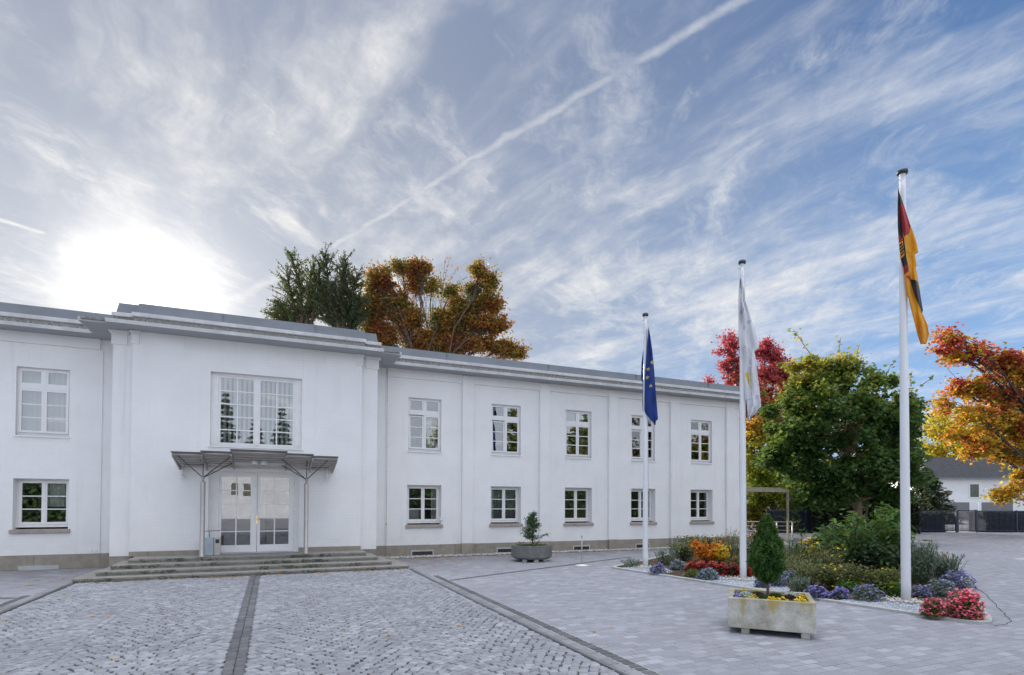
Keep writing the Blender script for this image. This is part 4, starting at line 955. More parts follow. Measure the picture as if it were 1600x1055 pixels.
# small bent tree beside it
# red topped tree behind it
d=34.; bx=1196
L=lobes_px([(1143,530,9,18),(1140,556,15,18),(1146,585,20,22),(1150,615,20,26),(1203,532,10,14),(1196,552,17,16),(1216,560,14,16),(1200,582,26,20),(1226,588,18,16),(1192,625,40,34),(1238,612,22,26),(1215,665,50,34),(1172,680,24,44),(1185,735,40,40),(1225,770,42,36),(1180,800,36,26),(1238,710,30,40),(1215,815,34,20),(1250,800,20,24),(1190,770,30,30)],d,bx)
tree('liquidambar_tree','tall autumn tree with crimson tips and yellow green skirts beside the hall end',at_d(bx,d),L,5,.17,'liquid',.15,620,75,(.22,.55),'maple',trunk_pts=curve((0,0,-.1),(-.4,0,6.5),0,8,.02),core=.3)
d=48.; bx=1108
tree('red_treetop','small crimson treetop just showing over the roof left of middle pole',at_d(bx,d),lobes_px([(1108,594,5,5),(1106,612,14,14)],d,bx),8,.15,'liquid',.18,24,70,(.3,.6),'maple')
# trees behind the hall
def larch(name,label,d,bx,limbs,mat,n,size=.16):
    T=thing(name,label,'tree',at_d(bx,d),FACE); mb=MB(); P=[];D=[]
    base=np.array([0,0,-.1]); top=px(limbs[0][2],limbs[0][3],d,bx); 
    for (xa,ya,xb,yb,spread) in limbs:
        a=px(xa,ya,d,bx);b2=px(xb,yb,d,bx); cp=curve((a[0],0,a[1]),(b2[0],rng.uniform(-1,1),b2[1]),.0,8,.05)
        mb.tube(cp,[.16*(1-.8*i/8) for i in range(9)],6)
        for j in range(int(n)):
            t=rng.uniform(.08,1)*8; i=min(int(t),7); p=cp[i]*(1-(t-i))+cp[i+1]*(t-i)
            axis=(cp[-1]-cp[0])/np.linalg.norm(cp[-1]-cp[0])
            dd=unit(1)[0]*np.array([1,1,.6])+axis*.75; dd/=np.linalg.norm(dd); l=spread*rng.uniform(.4,1.5)*(1.2-.72*t/8)
            q=p+dd*l; mb.tube([p,(p+q)/2+[0,0,.05],q],[.028,.018,.006],4,cap=False)
            k_=int(24*l)+8; tt=rng.uniform(.12,1.02,k_)
            P.append(p+(q-p)*tt[:,None]+rng.normal(0,.05,(k_,3))); D.append(np.tile(dd,(k_,1)))
    mb.tube(curve(base,(0,0,px(bx,520,d,bx)[1]),0,6,.01),[.3,.28,.25,.22,.2,.18,.16],8)
    mb.build('trunk',M['bark'],T,local=True)
    leaves('crown',np.concatenate(P),size,M[mat],T,'long',.2,direction=np.concatenate(D)); return T
larch('larch_tree','feathery dark green tree, leftmost behind the entrance bay roof',40.,470,[(470,520,478,402,1.5),(466,515,445,425,1.5),(462,515,425,465,1.3),(468,505,458,405,1.4),(462,520,418,490,1.1),(475,510,492,425,1.3),(458,520,440,480,1.2),(480,520,500,410,1.3)],'larch',70,.17)
larch('larch_tree','denser dark green tree between the feathery one and the brown maple',40.,530,[(530,520,512,402,1.5),(533,515,540,408,1.6),(535,515,556,430,1.5),(525,515,495,440,1.4),(535,520,560,470,1.5),(525,520,505,470,1.5),(531,510,528,420,1.6),(540,525,552,495,1.5)],'larchdark',84,.17)
d=42.; bx=665
L=lobes_px([(592,440,24,26),(580,480,20,34),(590,525,30,24),(625,415,26,10),(648,440,16,16),(612,475,26,30),(640,500,22,26),(655,418,20,10),(748,422,13,14),(764,440,12,14),(738,450,14,12),(730,478,20,14),(765,470,20,14),(720,505,30,18),(765,505,28,16),(700,535,36,20),(745,535,30,16),(785,540,22,14),(806,552,12,8),(660,535,30,22),(688,500,18,16),(690,525,26,22),(714,474,14,14),(672,446,10,12),(702,455,10,10)],d,bx,vr=.6)
tree('autumn_maple_tree','large open maple turning brown and orange behind the wing roof',at_d(bx,d),L,8,.26,'autumn',.17,1000,72,(.30,.72),'maple',trunk_pts=curve((0,0,-.1),(-.2,0,13.5),0,8,.03),core=.35,sprigs=[((px(a_,b_,d,bx)[0],0,px(a_,b_,d,bx)[1]),(px(c_,e_,d,bx)[0],rng.uniform(-.5,.5),px(c_,e_,d,bx)[1]),n_) for a_,b_,c_,e_,n_ in ((685,500,700,400,26),(688,480,684,415,20),(690,470,715,412,26),(686,490,672,430,20),(692,470,728,430,22),(690,460,694,396,14),(700,450,722,440,12),(684,460,664,440,14),(800,540,822,552,20),(770,470,782,445,16),(610,430,598,402,18))])
# orange tree at the right edge
d=30.; bx=1655
L=lobes_px([(1492,520,18,16),(1485,545,22,18),(1520,552,26,16),(1560,565,30,20),(1590,580,30,24),(1540,598,34,20),(1585,620,34,24),(1505,605,24,16),(1478,630,18,16),(1515,645,28,18),(1560,655,34,22),(1595,670,30,24),(1500,672,26,12),(1540,690,32,12),(1580,705,28,18),(1516,705,20,8),(1590,740,18,18),(1575,766,16,12),(1660,600,60,60),(1680,680,60,60),(1625,560,30,26),(1640,520,30,20)],d,bx)
spr=[((px(1560,540,d,bx)[0],0,px(1560,540,d,bx)[1]),(px(1478,512,d,bx)[0],0,px(1478,512,d,bx)[1]),40)]
tree('orange_maple_tree','sunlit orange and red maple overhanging the right edge of the picture',at_d(bx,d),L,5,.26,'orange',.18,560,62,(.24,.60),'maple',sprigs=spr,core=.3)
d=72.; bx=1500
tree('yellow_tree','bright yellow tree glowing behind the roof of the far white house',at_d(bx,d),lobes_px([(1478,655,34,30),(1460,690,22,30),(1520,680,40,40),(1500,700,50,30),(1570,690,60,40)],d,bx),6,.3,'yellow',.34,150,110,(.8,1.5))
def spruce(name,label,loc,h,r,mat='conifer',n=26,size=.22,group=None,z0=.3):
    T=thing(name,label,'tree',loc,rng.uniform(0,6),group); mb=MB(); mb.tube([(0,0,-.1),(0,0,h*.5),(0,0,h)],[r*.09,r*.05,.01],7); P=[];D=[]
    for lv in range(n):
        t=lv/n; z=z0+(h-z0)*t; R0=r*(1-t)**.85+.05; nb=int(9+4*(1-t))
        for j in range(nb):
            a=rng.uniform(0,6.28); l=R0*rng.uniform(.7,1.1); q=np.array([math.cos(a)*l,math.sin(a)*l,z-l*.18]); p=np.array([0,0,z])
            mb.tube([p,(p+q)/2+[0,0,.08*l],q],[.02,.014,.005],4,cap=False); k_=int(26*l)+4; tt=rng.uniform(.12,1.05,k_); P.append(p+(q-p)*tt[:,None]+rng.normal(0,.09*min(l,1.5),(k_,3))*[1,1,.6]); D.append(np.tile((q-p)/l,(k_,1)))
    mb.build('trunk',M['bark'],T,local=True); leaves('crown',np.concatenate(P),size,M[mat],T,'long',.3,direction=np.concatenate(D)); return T
spruce('spruce_tree','dark drooping spruce in front of the far white house',at_d(1450,50),5.0,2.6,size=.3)
# ------------------------------------------------------------------ shrubs and flowers
def mound(label,x,y,wpx,hpx,leafm,petalm,n=420,pn=160,size=.045,psize=.04,name='flower_mound',cat='flowers',group=None,up=.6,shape='diamond',depth=None):
    p=at_z(x,y,.03); dep=(p[:2]-CAM[:2])@fw[:2]; s=dep/F; R0=wpx*s/2*.92; H=hpx*s*.88
    pn=int(pn*(.62 if petalm in ('purple','bluegrey','red','darkred') else 1)); n=int(n*1.35)
    T=thing(name,label,cat,tuple(map(float,(p[0],p[1]+0.0,.03))),FACE,group)
    # several overlapping domes for an uneven outline
    P=[];Q=[]
    subs=[(rng.uniform(-.45,.45)*R0,rng.uniform(-.3,.3)*R0,rng.uniform(.55,.75)*R0,rng.uniform(.8,1.05)*H) for _ in range(4)]+[(0,0,R0*.85,H)]
    for (cx,cy,r,h) in subs:
        k_=n//5; d_=unit(k_); d_[:,2]=np.abs(d_[:,2]); rr=rng.uniform(.35,1,k_)**.5
        P.append(np.stack([cx+d_[:,0]*r*rr,cy+R0*.0+d_[:,1]*r*rr,.01+d_[:,2]*h*rr*.96],1))
        k_=pn//5
        if k_: d_=unit(k_); d_[:,2]=np.abs(d_[:,2])*1.0; Q.append(np.stack([cx+d_[:,0]*r,cy+d_[:,1]*r,.01+d_[:,2]*h*1.0],1)*rng.uniform(.94,1.04,(k_,1)))
    leaves('foliage',np.concatenate(P),size,M[leafm],T,shape,up)
    if petalm and Q:
        Q=np.concatenate(Q); Q2=np.concatenate([Q+rng.normal(0,psize*.25,Q.shape) for _ in range(3)])
        leaves('blossom',Q2,psize,M[petalm],T,'petal',.8,.25)
    mb=MB()
    for j in range(5): a=rng.uniform(0,6.28); mb.tube([(0,0,0),(math.cos(a)*R0*.4,math.sin(a)*R0*.4,H*.6)],[.006,.003],4)
    mb.build('stem',M['stem'],T,local=True)
    return T
def blades(label,x,y,wpx,hpx,mat,n=260,name='feathery_plant',cat='plant',petalm=None,pn=0,lsize=.06,group=None,lean=.5):
    p=at_z(x,y,.03); dep=(p[:2]-CAM[:2])@fw[:2]; s=dep/F; R0=wpx*s/2; H=hpx*s
    T=thing(name,label,cat,tuple(map(float,(p[0],p[1],.03))),FACE,group); P=[];D=[];mb=MB();tips=[]
    for j in range(n//8):
        a=rng.uniform(0,6.28); r=rng.uniform(0,.5)*R0; b0=np.array([math.cos(a)*r,math.sin(a)*r,0]); a2=a+rng.normal(0,.6)
        l=H*rng.uniform(.65,1.05); tip=b0+np.array([math.cos(a2)*R0*lean*rng.uniform(.4,1.2),math.sin(a2)*R0*lean*rng.uniform(.4,1.2),l])
        mid=(b0+tip)/2+[0,0,l*.12]; mb.tube([b0,mid,tip],[.005,.004,.0015],4,cap=False); tips.append(tip)
        k_=10; t=rng.uniform(.15,1,k_); q=np.where(t[:,None]<.5,b0+(mid-b0)*(t*2)[:,None],mid+(tip-mid)*(t*2-1)[:,None]); P.append(q+rng.normal(0,.018,(k_,3))); dd=(tip-b0)/l; D.append(np.tile(dd,(k_,1)))
    mb.build('stem',M['stem'],T,local=True); leaves('foliage',np.concatenate(P),lsize,M[mat],T,'long',.2,direction=np.concatenate(D))
    if petalm: 
        tp=np.array(tips)[:pn]; leaves('blossom',np.concatenate([tp+rng.normal(0,.015,tp.shape) for _ in range(4)]),.05,M[petalm],T,'petal',.7)
    return T
def shrub(label,x,y,wpx,hpx,mat,nst=14,nl=26,size=.11,name='shrub',shape='long',droop=.12,cat='shrub',z=.03,rnd=.06,bark='bark'):
    p=at_z(x,y,z); dep=(p[:2]-CAM[:2])@fw[:2]; s=dep/F; R0=wpx*s/2; H=hpx*s
    T=thing(name,label,cat,tuple(map(float,(p[0],p[1],z))),FACE); P=[];D=[];mb=MB()
    for j in range(nst):
        a=rng.uniform(0,6.28); q=rng.uniform(.2,1)**.6; tip=np.array([math.cos(a)*R0*q,math.sin(a)*R0*q*.8,H*(1.08-.45*q)*rng.uniform(.7,1)])
        cp=curve((rng.normal(0,.05),rng.normal(0,.05),0),tip,.12,7,.08); mb.tube(cp,[.016*(1-.8*i/7)+.003 for i in range(8)],5,cap=False)
        pts=np.array(cp); 
        for _ in range(3):
            k_=nl//3; b0=pts[rng.integers(3,8)]; tw=unit(1)[0]*R0*.28; tw[2]=abs(tw[2])*.4; mb.tube([b0,b0+tw],[.006,.002],4,cap=False); t=rng.uniform(0,1,k_)
            P.append(b0+tw*t[:,None]+rng.normal(0,rnd,(k_,3))-[0,0,droop*.3]); dd=tw/np.linalg.norm(tw)+[0,0,-droop*3]; D.append(np.tile(dd,(k_,1)))
        t=rng.uniform(.3,1,nl)*7; i=np.minimum(t.astype(int),6); q_=pts[i]*(1-(t-i))[:,None]+pts[i+1]*(t-i)[:,None]; P.append(q_+rng.normal(0,rnd,(nl,3))); D.append(np.tile(pts[-1]-pts[3]+[0,0,-droop],(nl,1)))
    mb.build('stem',M[bark],T,local=True); leaves('foliage',np.concatenate(P),size,M[mat],T,shape,.6,direction=np.concatenate(D)); return T
# left part of the bed
blades('low grey green lavender tuft at the left tip of the bed',985,886,40,13,'grey',240,'lavender_plant')
blades('grey green lavender clump just right of the left flagpole foot',1038,882,52,24,'grey',420,'lavender_plant')
blades('wide grey lavender clump behind the purple asters',1070,876,48,26,'grey',360,'lavender_plant')
mound('small purple aster mound right beside the left flagpole',1029,896,36,18,'grey','purple',name='aster_mound')
mound('blue grey aster mound half under the orange shrub',1062,890,34,17,'grey','bluegrey',name='aster_mound')
shrub('dark green weedy shrub left of the orange one',1068,876,66,34,'olive',16,36,.06,shape='diamond')
shrub('tall dark olive shrub close to the wall plinth',1098,868,80,40,'olive',26,40,.06,shape='diamond')
shrub('bright orange leaved shrub in the left half of the bed',1104,884,60,46,'orleaf',16,40,.085,shape='diamond',name='orange_shrub')
shrub('golden yellow leaved shrub next to the orange one',1128,886,26,46,'yeleaf',9,40,.075,shape='diamond',name='yellow_shrub')
blades('dry straw coloured grasses left of the middle flagpole',1142,880,44,52,'fern',420,'dry_grass',petalm='org',pn=8)
mound('plum leaved perennial with white blooms close to the wall end',1140,858,50,26,'plum','white',n=500,pn=40,name='perennial_mound',psize=.05)
mound('dusky rose bush with white blooms behind the middle flagpole',1172,862,44,40,'olive','white',n=600,pn=50,psize=.07,name='rose_bush')
mound('green bush with a few orange blooms right of the middle flagpole',1182,880,40,60,'darkshrub','org',n=700,pn=20,psize=.07,size=.06,name='rose_bush')
rb=[(1082,893),(1098,894),(1113,896),(1128,897),(1146,898),(1163,900),(1176,897)]
for i,(x_,y_) in enumerate(rb):
    mound('red begonia clump behind the moss cushion, '+['leftmost of the row','second from the left of the row','third from the left of the row','in the middle of the row','darker, left of the middle flagpole','close behind the middle flagpole','rightmost of the row'][i],x_,y_,26,19,'plum' if i%2 else 'darkshrub','red' if i<4 else ('darkred' if i%2==0 else 'red'),n=300,pn=150,psize=.05,name='begonia_clump',group='red begonias in the left half of the bed')
mound('flat yellow green moss cushion near the kerb',1086,900,40,13,'moss',None,n=1600,size=.022,name='moss_cushion',cat='plant')
mound('pale blue aster mound at the kerb right of the moss cushion',1108,905,40,18,'grey','bluegrey',n=500,pn=340,name='aster_mound')
mound('purple aster mound left of the planter tree trunk',1190,918,26,20,'grey','purple',name='aster_mound')
mound('purple aster mound right of the planter tree trunk',1216,916,34,18,'grey','purple',name='aster_mound')
mound('grey blue aster mound behind the planter rim',1236,908,30,18,'grey','bluegrey',name='aster_mound')
mound('bright purple aster mound right of the planter corner',1277,934,38,20,'grey','purple',pn=260,name='aster_mound')
mound('purple aster mound second right of the planter corner',1312,935,34,18,'grey','purple',pn=200,name='aster_mound')
mound('mostly green aster mound with few purple blooms before the gravel',1356,938,54,28,'grey','purple',n=600,pn=90,name='aster_mound')
mound('purple aster mound directly right of the right flagpole',1437,932,34,18,'grey','purple',name='aster_mound')
mound('green grey aster mound behind the pink begonias',1468,930,46,28,'grey','bluegrey',n=520,pn=120,name='aster_mound')
mound('large purple aster mound over the back of the pink begonias',1492,918,56,30,'grey','purple',n=520,pn=300,name='aster_mound')
mound('smaller pink begonia mound at the front of the bed tip',1456,963,40,34,'shrub','pink',n=700,pn=190,size=.045,psize=.033,name='begonia_mound')
mound('larger bright pink begonia mound at the curved tip of the kerb',1503,966,62,50,'shrub','pink',n=1300,pn=460,size=.045,psize=.034,name='begonia_mound')
# middle and back of the bed
blades('feathery green grass clump behind the planter tree',1240,896,70,38,'fern',420,'feathery_plant')
blades('feathery pale green plant in the middle of the bed',1285,902,80,52,'fern',700,'feathery_plant',petalm='yel',pn=10)
blades('bluish grasses at the back under the railing',1235,872,50,32,'grey',300,'feathery_plant',petalm='white',pn=6)
mound('yellow chrysanthemum bush at the back of the bed',1268,872,48,36,'darkshrub','yel',n=800,pn=110,size=.06,psize=.07,name='chrysanthemum_bush')
shrub('young thin sapling tied to a stake',1252,888,24,66,'shrub',3,22,.11,'sapling',cat='young tree')
shrub('large arching green shrub with long drooping leaves in mid bed',1345,902,150,125,'shrub',26,34,.17,'arching_shrub',rnd=.09)
shrub('tall leafy shoot rising in front of the maple trunk',1388,900,40,140,'shrub',8,110,.11,'arching_shrub',rnd=.10)
shrub('dark green rounded shrub low behind the right flagpole',1385,905,110,66,'darkshrub',26,60,.09,shape='diamond')
shrub('dark broadleaf shrub at the back of the bed below the maple',1325,880,110,66,'darkshrub',26,60,.11,shape='diamond')
shrub('yellow flecked low shrub in front of the arching one',1310,922,90,46,'olive',20,46,.06,shape='diamond')
shrub('yellow flecked low shrub left of the right flagpole',1382,926,70,44,'olive',18,46,.06,shape='diamond')
for (x_,y_,w_,h_,l_) in ((1300,918,60,44,'yellow daisies in front of the arching shrub'),(1385,918,50,34,'yellow daisies just left of the right flagpole')):
    mound(l_,x_,y_,w_,h_,'olive','yel',n=260,pn=45,psize=.05,name='daisy_clump')
blades('tall grey green lavender clump right of the right flagpole',1438,912,64,64,'grey',1300,'lavender_plant',lsize=.075)
blades('grey green lavender clump at the far right of the bed',1480,908,56,44,'grey',900,'lavender_plant')
shrub('leafy spray leaning right over the bed edge',1430,890,50,50,'darkshrub',10,24,.08)
blades('low pale green ferny tuft behind the planter, left of the sapling',1218,900,56,34,'fern',420,'feathery_plant')
blades('pale green ferny tuft between the planter tree and the daisies',1262,914,60,38,'fern',520,'feathery_plant')
blades('pale feathery plume right of the planter tree, low',1248,924,44,22,'grey',320,'feathery_plant')
mound('low green filler bush with tiny yellow blooms mid bed',1330,926,56,26,'shrub','yel',n=500,pn=14,psize=.04,size=.06,name='filler_bush')
mound('low green filler bush behind the purple asters by the gravel',1400,930,50,26,'shrub','yel',n=420,pn=10,psize=.04,size=.06,name='filler_bush')
mound('rusty orange tinted low bush behind the red begonias',1150,888,44,22,'olive','org',n=420,pn=24,psize=.05,size=.055,name='filler_bush')
blades('loose grey green grass behind the large purple aster mound',1468,902,46,34,'grey',520,'lavender_plant',petalm='org',pn=3)
# dark thicket behind
def hedge(label,xa,xb,d,ya,mat='hedge',n=9000,th=1.6,name='hedge',size=.16,z0=0):
    A=np.array(at_d(xa,d));Bp=np.array(at_d(xb,d)); L=np.linalg.norm(Bp-A); H=1.7+(785-ya)*d/F
    T=thing(name,label,'hedge',tuple(A),FACE); x=rng.uniform(0,L,n); u=rng.uniform(0,1,n)
    hh=H*(1+.10*np.sin(x*1.7)+.08*np.sin(x*4.1+1)); z=u**.7*hh; y=np.where(rng.uniform(0,1,n)<.6,-th/2,rng.uniform(-th/2,th/2,n))+rng.normal(0,.12,n)
    leaves('foliage',np.stack([x,y,z],1),size,M[mat],T,'diamond',.2)
    mb=MB(); 
    for i in range(int(L/1.0)+1): mb.tube([(i,0,0),(i+.1,0,H*.8)],[.05,.02],5)
    mb.build('trunk',M['bark'],T,local=True)
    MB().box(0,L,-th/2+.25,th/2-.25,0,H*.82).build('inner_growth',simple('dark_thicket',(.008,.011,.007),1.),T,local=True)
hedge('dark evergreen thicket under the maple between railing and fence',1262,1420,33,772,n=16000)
def fence_hedge(label,t0,t1,h=1.22,n=7000):
    fa_=np.array((26.5,6.75)); d_=np.array((18.5,-5.4)); Lf=np.linalg.norm(d_); d_=d_/Lf; nn=np.array((-d_[1],d_[0])); A=fa_+d_*t0+nn*.75; L=t1-t0
    T=thing('clipped_hedge',label,'hedge',(A[0],A[1],0),math.atan2(d_[1],d_[0])); x=rng.uniform(0,L,n); top=rng.uniform(0,1,n)<.25
    z=np.where(top,h,rng.uniform(0,h,n))+rng.normal(0,.03,n); y=np.where(top,rng.uniform(-.4,.4,n),-.4)+rng.normal(0,.04,n)
    leaves('foliage',np.stack([x,y,z],1),.13,M['hedge'],T,'diamond',.2)
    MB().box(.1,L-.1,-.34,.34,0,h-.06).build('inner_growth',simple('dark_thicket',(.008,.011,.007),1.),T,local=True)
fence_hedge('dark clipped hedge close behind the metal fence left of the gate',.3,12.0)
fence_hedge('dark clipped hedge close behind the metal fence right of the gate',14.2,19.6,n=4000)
for (x_,y_,l_) in ((21,21,'nearer broad tree hidden behind the hall end, shading the yard'),(30,24,'farther broad tree hidden behind the hall end, shading the yard'),(39,26,'broad tree far behind the railing, shading the yard')):
    tree('broad_tree',l_,(x_,y_,0),[(0,0,6.6,4.6,3.6,3.6),(2.5,0,4.4,3.2,3,2.4),(-2.5,0,4.6,3.2,3,2.4)],4,.3,'olive',.4,90,70,(.8,1.5),core=.2)
# small bare crooked tree by the maple
d=28.; bx=1357
mb=MB(); T=thing('crooked_tree','thin crooked bare trunk right beside the maple trunk','tree',at_d(bx,d),FACE)
mb.tube(curve((0,0,0),(0,0,2.0),0,5,.05),[.06,.055,.05,.05,.045,.04],7); mb.build('trunk',M['bark'],T,local=True)
mb=MB(); mb.tube(curve((0,0,1.9),(.5,0,3.1),.1,5,.1),[.035,.03,.03,.025,.02,.015],6); mb.tube(curve((0,0,1.7),(-.1,.2,3.0),.1,5,.1),[.035,.03,.03,.025,.02,.015],6); mb.build('limb',M['bark'],T,local=True)
# ------------------------------------------------------------------ planters
p=np.array([5.72,-11.98]); pa=R_(-46.5)
PT=thing('concrete_trough','weathered pale concrete trough with yellow lichen on two feet','planter',(6.207,-11.688,0),pa)
LW,LD,Z0,Z1,TK=1.03,.90,.075,.465,.07
mb=MB(); mb.box(-LW/2,LW/2,-LD/2,-LD/2+TK,Z0,Z1); mb.box(-LW/2,LW/2,LD/2-TK,LD/2,Z0,Z1)
mb.box(-LW/2,-LW/2+TK,-LD/2+TK,LD/2-TK,Z0,Z1-.001); mb.box(LW/2-TK,LW/2,-LD/2+TK,LD/2-TK,Z0,Z1-.001); mb.box(-LW/2+TK,LW/2-TK,-LD/2+TK,LD/2-TK,Z0,Z0+.06)
mb.build('trough',M['planter'],PT,local=True,bevel=.012)
mb=MB(); mb.box(-LW/2+TK,LW/2-TK,-LD/2+TK,LD/2-TK,.36,.42); mb.build('soil',M['soil'],PT,local=True)
for s in (-.30,.40): mb=MB(); mb.box(s-.05,s+.05,-LD/2+.04,LD/2-.04,0,Z0-.001); mb.build('foot',M['planter'],PT,local=True,bevel=.006)
def on_planter(u,v,z=.42):
    c,s=math.cos(pa),math.sin(pa); return (6.207+u*c-v*s,-11.688+u*s+v*c,z)
# clipped thuja on a short stem
TH=thing('thuja_tree','egg shaped bright green clipped conifer growing in the concrete trough','conifer',on_planter(-.03,.0),FACE)
mb=MB(); mb.tube(curve((0,0,-.04),(.0,0,.34),0,5,.05),[.024,.02,.019,.018,.017,.016],8); mb.tube([(0,0,.3),(0,0,.95)],[.015,.005],6)
for j in range(60):
    z=rng.uniform(.25,.95); a=rng.uniform(0,6.28); mb.tube([(0,0,z-.05),(.15*math.cos(a),.15*math.sin(a),z+.05)],[.006,.003],4,cap=False)
mb.build('trunk',M['barklight'],TH,local=True)
n=20000; t=rng.uniform(0,1,n)**.85; a=rng.uniform(0,6.28,n)
zz=.22+t*.90
prof=np.interp(t,[0,.06,.18,.35,.55,.75,.9,1.],[.04,.12,.178,.196,.166,.115,.07,.02])
lum=1+.15*np.sin(a*5+zz*13)+.13*np.sin(a*11-zz*23)+.12*np.sin(a*3+zz*37)+.07*np.sin(a*17+zz*51)
r=prof*lum*rng.uniform(.5,1.04,n)**.5
P=np.stack([r*np.cos(a),r*np.sin(a),zz+rng.normal(0,.012,n)],1); Dr=np.stack([np.cos(a)*.7,np.sin(a)*.7,np.full(n,1.1)],1)
leaves('crown',P,.045,M['thuja'],TH,'long',0.,direction=Dr)
def small_plant(name,label,cat,loc,R0,H,leafm,petalm,n,pn,size,psize,shape='diamond'):
    T=thing(name,label,cat,loc,FACE); d_=unit(n); d_[:,2]=np.abs(d_[:,2]); rr=rng.uniform(.3,1,n)**.5
    leaves('foliage',np.stack([d_[:,0]*R0*rr,d_[:,1]*R0*rr,d_[:,2]*H*rr],1),size,M[leafm],T,shape,.5)
    if petalm: d_=unit(pn); d_[:,2]=np.abs(d_[:,2]); q=np.stack([d_[:,0]*R0*.9,d_[:,1]*R0*.9,d_[:,2]*H*1.05+.01],1); leaves('blossom',np.concatenate([q+rng.normal(0,psize*.2,q.shape) for _ in range(3)]),psize,M[petalm],T,'petal',.7,.2)
    mb=MB(); mb.tube([(0,0,-.01),(0,0,H*.5)],[.005,.003],5); mb.build('stem',M['stem'],T,local=True)
small_plant('pansy','yellow pansies at the left back corner of the trough','flowers',on_planter(-.34,.20),.05,.06,'shrub','yel',40,10,.03,.035)
small_plant('silver_ragwort','silvery leaved plant in the left of the trough','plant',on_planter(-.29,-.10),.10,.09,'silver',None,170,0,.055,0,'long')
small_plant('cushion_plant','round green cushion left of the little trunk','plant',on_planter(-.08,-.20),.085,.075,'thuja',None,700,0,.018,0)
small_plant('heather_plant','dark purple heather between silver plant and trunk','plant',on_planter(-.15,.08),.10,.07,'plum',None,240,0,.03,0)
small_plant('cushion_plant','green cushion right behind the little trunk','plant',on_planter(.08,.16),.09,.06,'thuja',None,500,0,.02,0)
small_plant('pansy','yellow pansies at the front right of the trunk','flowers',on_planter(.14,-.27),.07,.06,'shrub','yel',60,14,.03,.035)
small_plant('pansy','yellow pansies at the front right corner of the trough','flowers',on_planter(.34,-.28),.09,.06,'shrub','yel',60,20,.03,.038)
small_plant('heather_plant','dark purple heather right of the trunk','plant',on_planter(.24,.0),.10,.07,'plum',None,240,0,.03,0)
small_plant('silver_ragwort','silvery leaved plant in the right of the trough','plant',on_planter(.26,.15),.09,.09,'silver',None,150,0,.05,0,'long')
small_plant('pansy','yellow pansies behind the right silver plant','flowers',on_planter(.38,.18),.05,.05,'shrub','yel',30,8,.03,.035)
small_plant('pansy','yellow pansies at the front left of the little trunk','flowers',on_planter(-0.2,-0.3),.07,.06,'shrub','yel',60,16,.03,.036)
small_plant('pansy','yellow pansies at the front middle of the trough','flowers',on_planter(0.02,-0.32),.07,.06,'shrub','yel',60,16,.03,.036)
small_plant('pansy','small purple pansies at the left front corner of the trough','flowers',on_planter(-.40,-.28),.07,.06,'shrub','purple',60,16,.03,.034)
# octagonal bowl with a little conifer
OC=(7.0,-2.45); OB=thing('octagonal_planter','low dark octagonal concrete planter on small blocks before the wall','planter',(OC[0],OC[1],0),R_(-8))
def octp(r): return [(r*math.cos(R_(22.5+45*i)),r*math.sin(R_(22.5+45*i))) for i in range(8)]
mb=MB(); a_,b_,c_,d_=octp(.52),octp(.60),octp(.55),octp(.50)
vs=[(x,y,.07) for x,y in a_]+[(x,y,.13) for x,y in b_]+[(x,y,.46) for x,y in b_]+[(x,y,.46) for x,y in octp(.53)]+[(x,y,.36) for x,y in octp(.52)]
fs=[tuple(range(7,-1,-1))]+[(r*8+i,r*8+(i+1)%8,(r+1)*8+(i+1)%8,(r+1)*8+i) for r in range(4) for i in range(8)]
mb.add(vs,fs); mb.build('bowl',M['octconcrete'],OB,local=True,bevel=.008)
mb=MB(); mb.add([(x,y,.43) for x,y in octp(.53)],[tuple(range(8))]); mb.build('soil',M['soil'],OB,local=True)
for x_,y_ in ((-.3,-.3),(.0,-.42),(.32,-.25),(.0,.35)): mb=MB(); mb.box(x_-.06,x_+.06,y_-.06,y_+.06,0,.069); mb.build('foot',M['concrete'],OB,local=True)
SC=thing('small_conifer','small loose cypress in the dark octagonal planter','conifer',(OC[0]+.03,OC[1],.43),FACE)
mb=MB(); mb.tube([(0,0,0),(.01,0,.45),(0,0,.95)],[.018,.012,.004],6); P=[];D=[]
for j in range(64):
    z=rng.uniform(.14,.92); a=rng.uniform(0,6.28); l=(.38*(1-z/1.0)+.09)*rng.uniform(.5,1.1); q=np.array([math.cos(a)*l,math.sin(a)*l,z+l*.45]); p=np.array([0,0,z])
    mb.tube([p,q],[.006,.002],4,cap=False); k_=int(150*l)+10; t=rng.uniform(.25,1.05,k_); P.append(p+(q-p)*t[:,None]+rng.normal(0,.032,(k_,3))); D.append(np.tile((q-p)/l,(k_,1)))
mb.build('trunk',M['bark'],SC,local=True); leaves('crown',np.concatenate(P),.062,M['smallcon'],SC,'long',.2,direction=np.concatenate(D))
T=thing('ground_cover_plant','brown and yellow low plants round the stem in the octagonal planter','plant',(OC[0],OC[1],.43),0)
n=420; a=rng.uniform(0,6.28,n); r=np.sqrt(rng.uniform(.02,1,n))*.45; leaves('foliage',np.stack([r*np.cos(a),r*np.sin(a),rng.uniform(0,.07,n)*(1+np.sin(a*3))],1),.05,M['olive'],T,'diamond',.6)
# barrier stand
T=thing('post_stand','thin white post on a round foot standing on the paving','post',(7.72,-4.12,0))
mb=MB(); mb.lathe([(.18,0),(.18,.012),(.05,.03),(.022,.035)],(7.72,-4.12,0.002),20); mb.build('foot',M['pole'],T)
mb=MB(); mb.tube([(7.72,-4.12,.03),(7.72,-4.12,.80)],.016,10); mb.lathe([(.016,0),(.026,.01),(.026,.06),(.01,.07)],(7.72,-4.12,.76),10); mb.build('post',M['steel'],T)
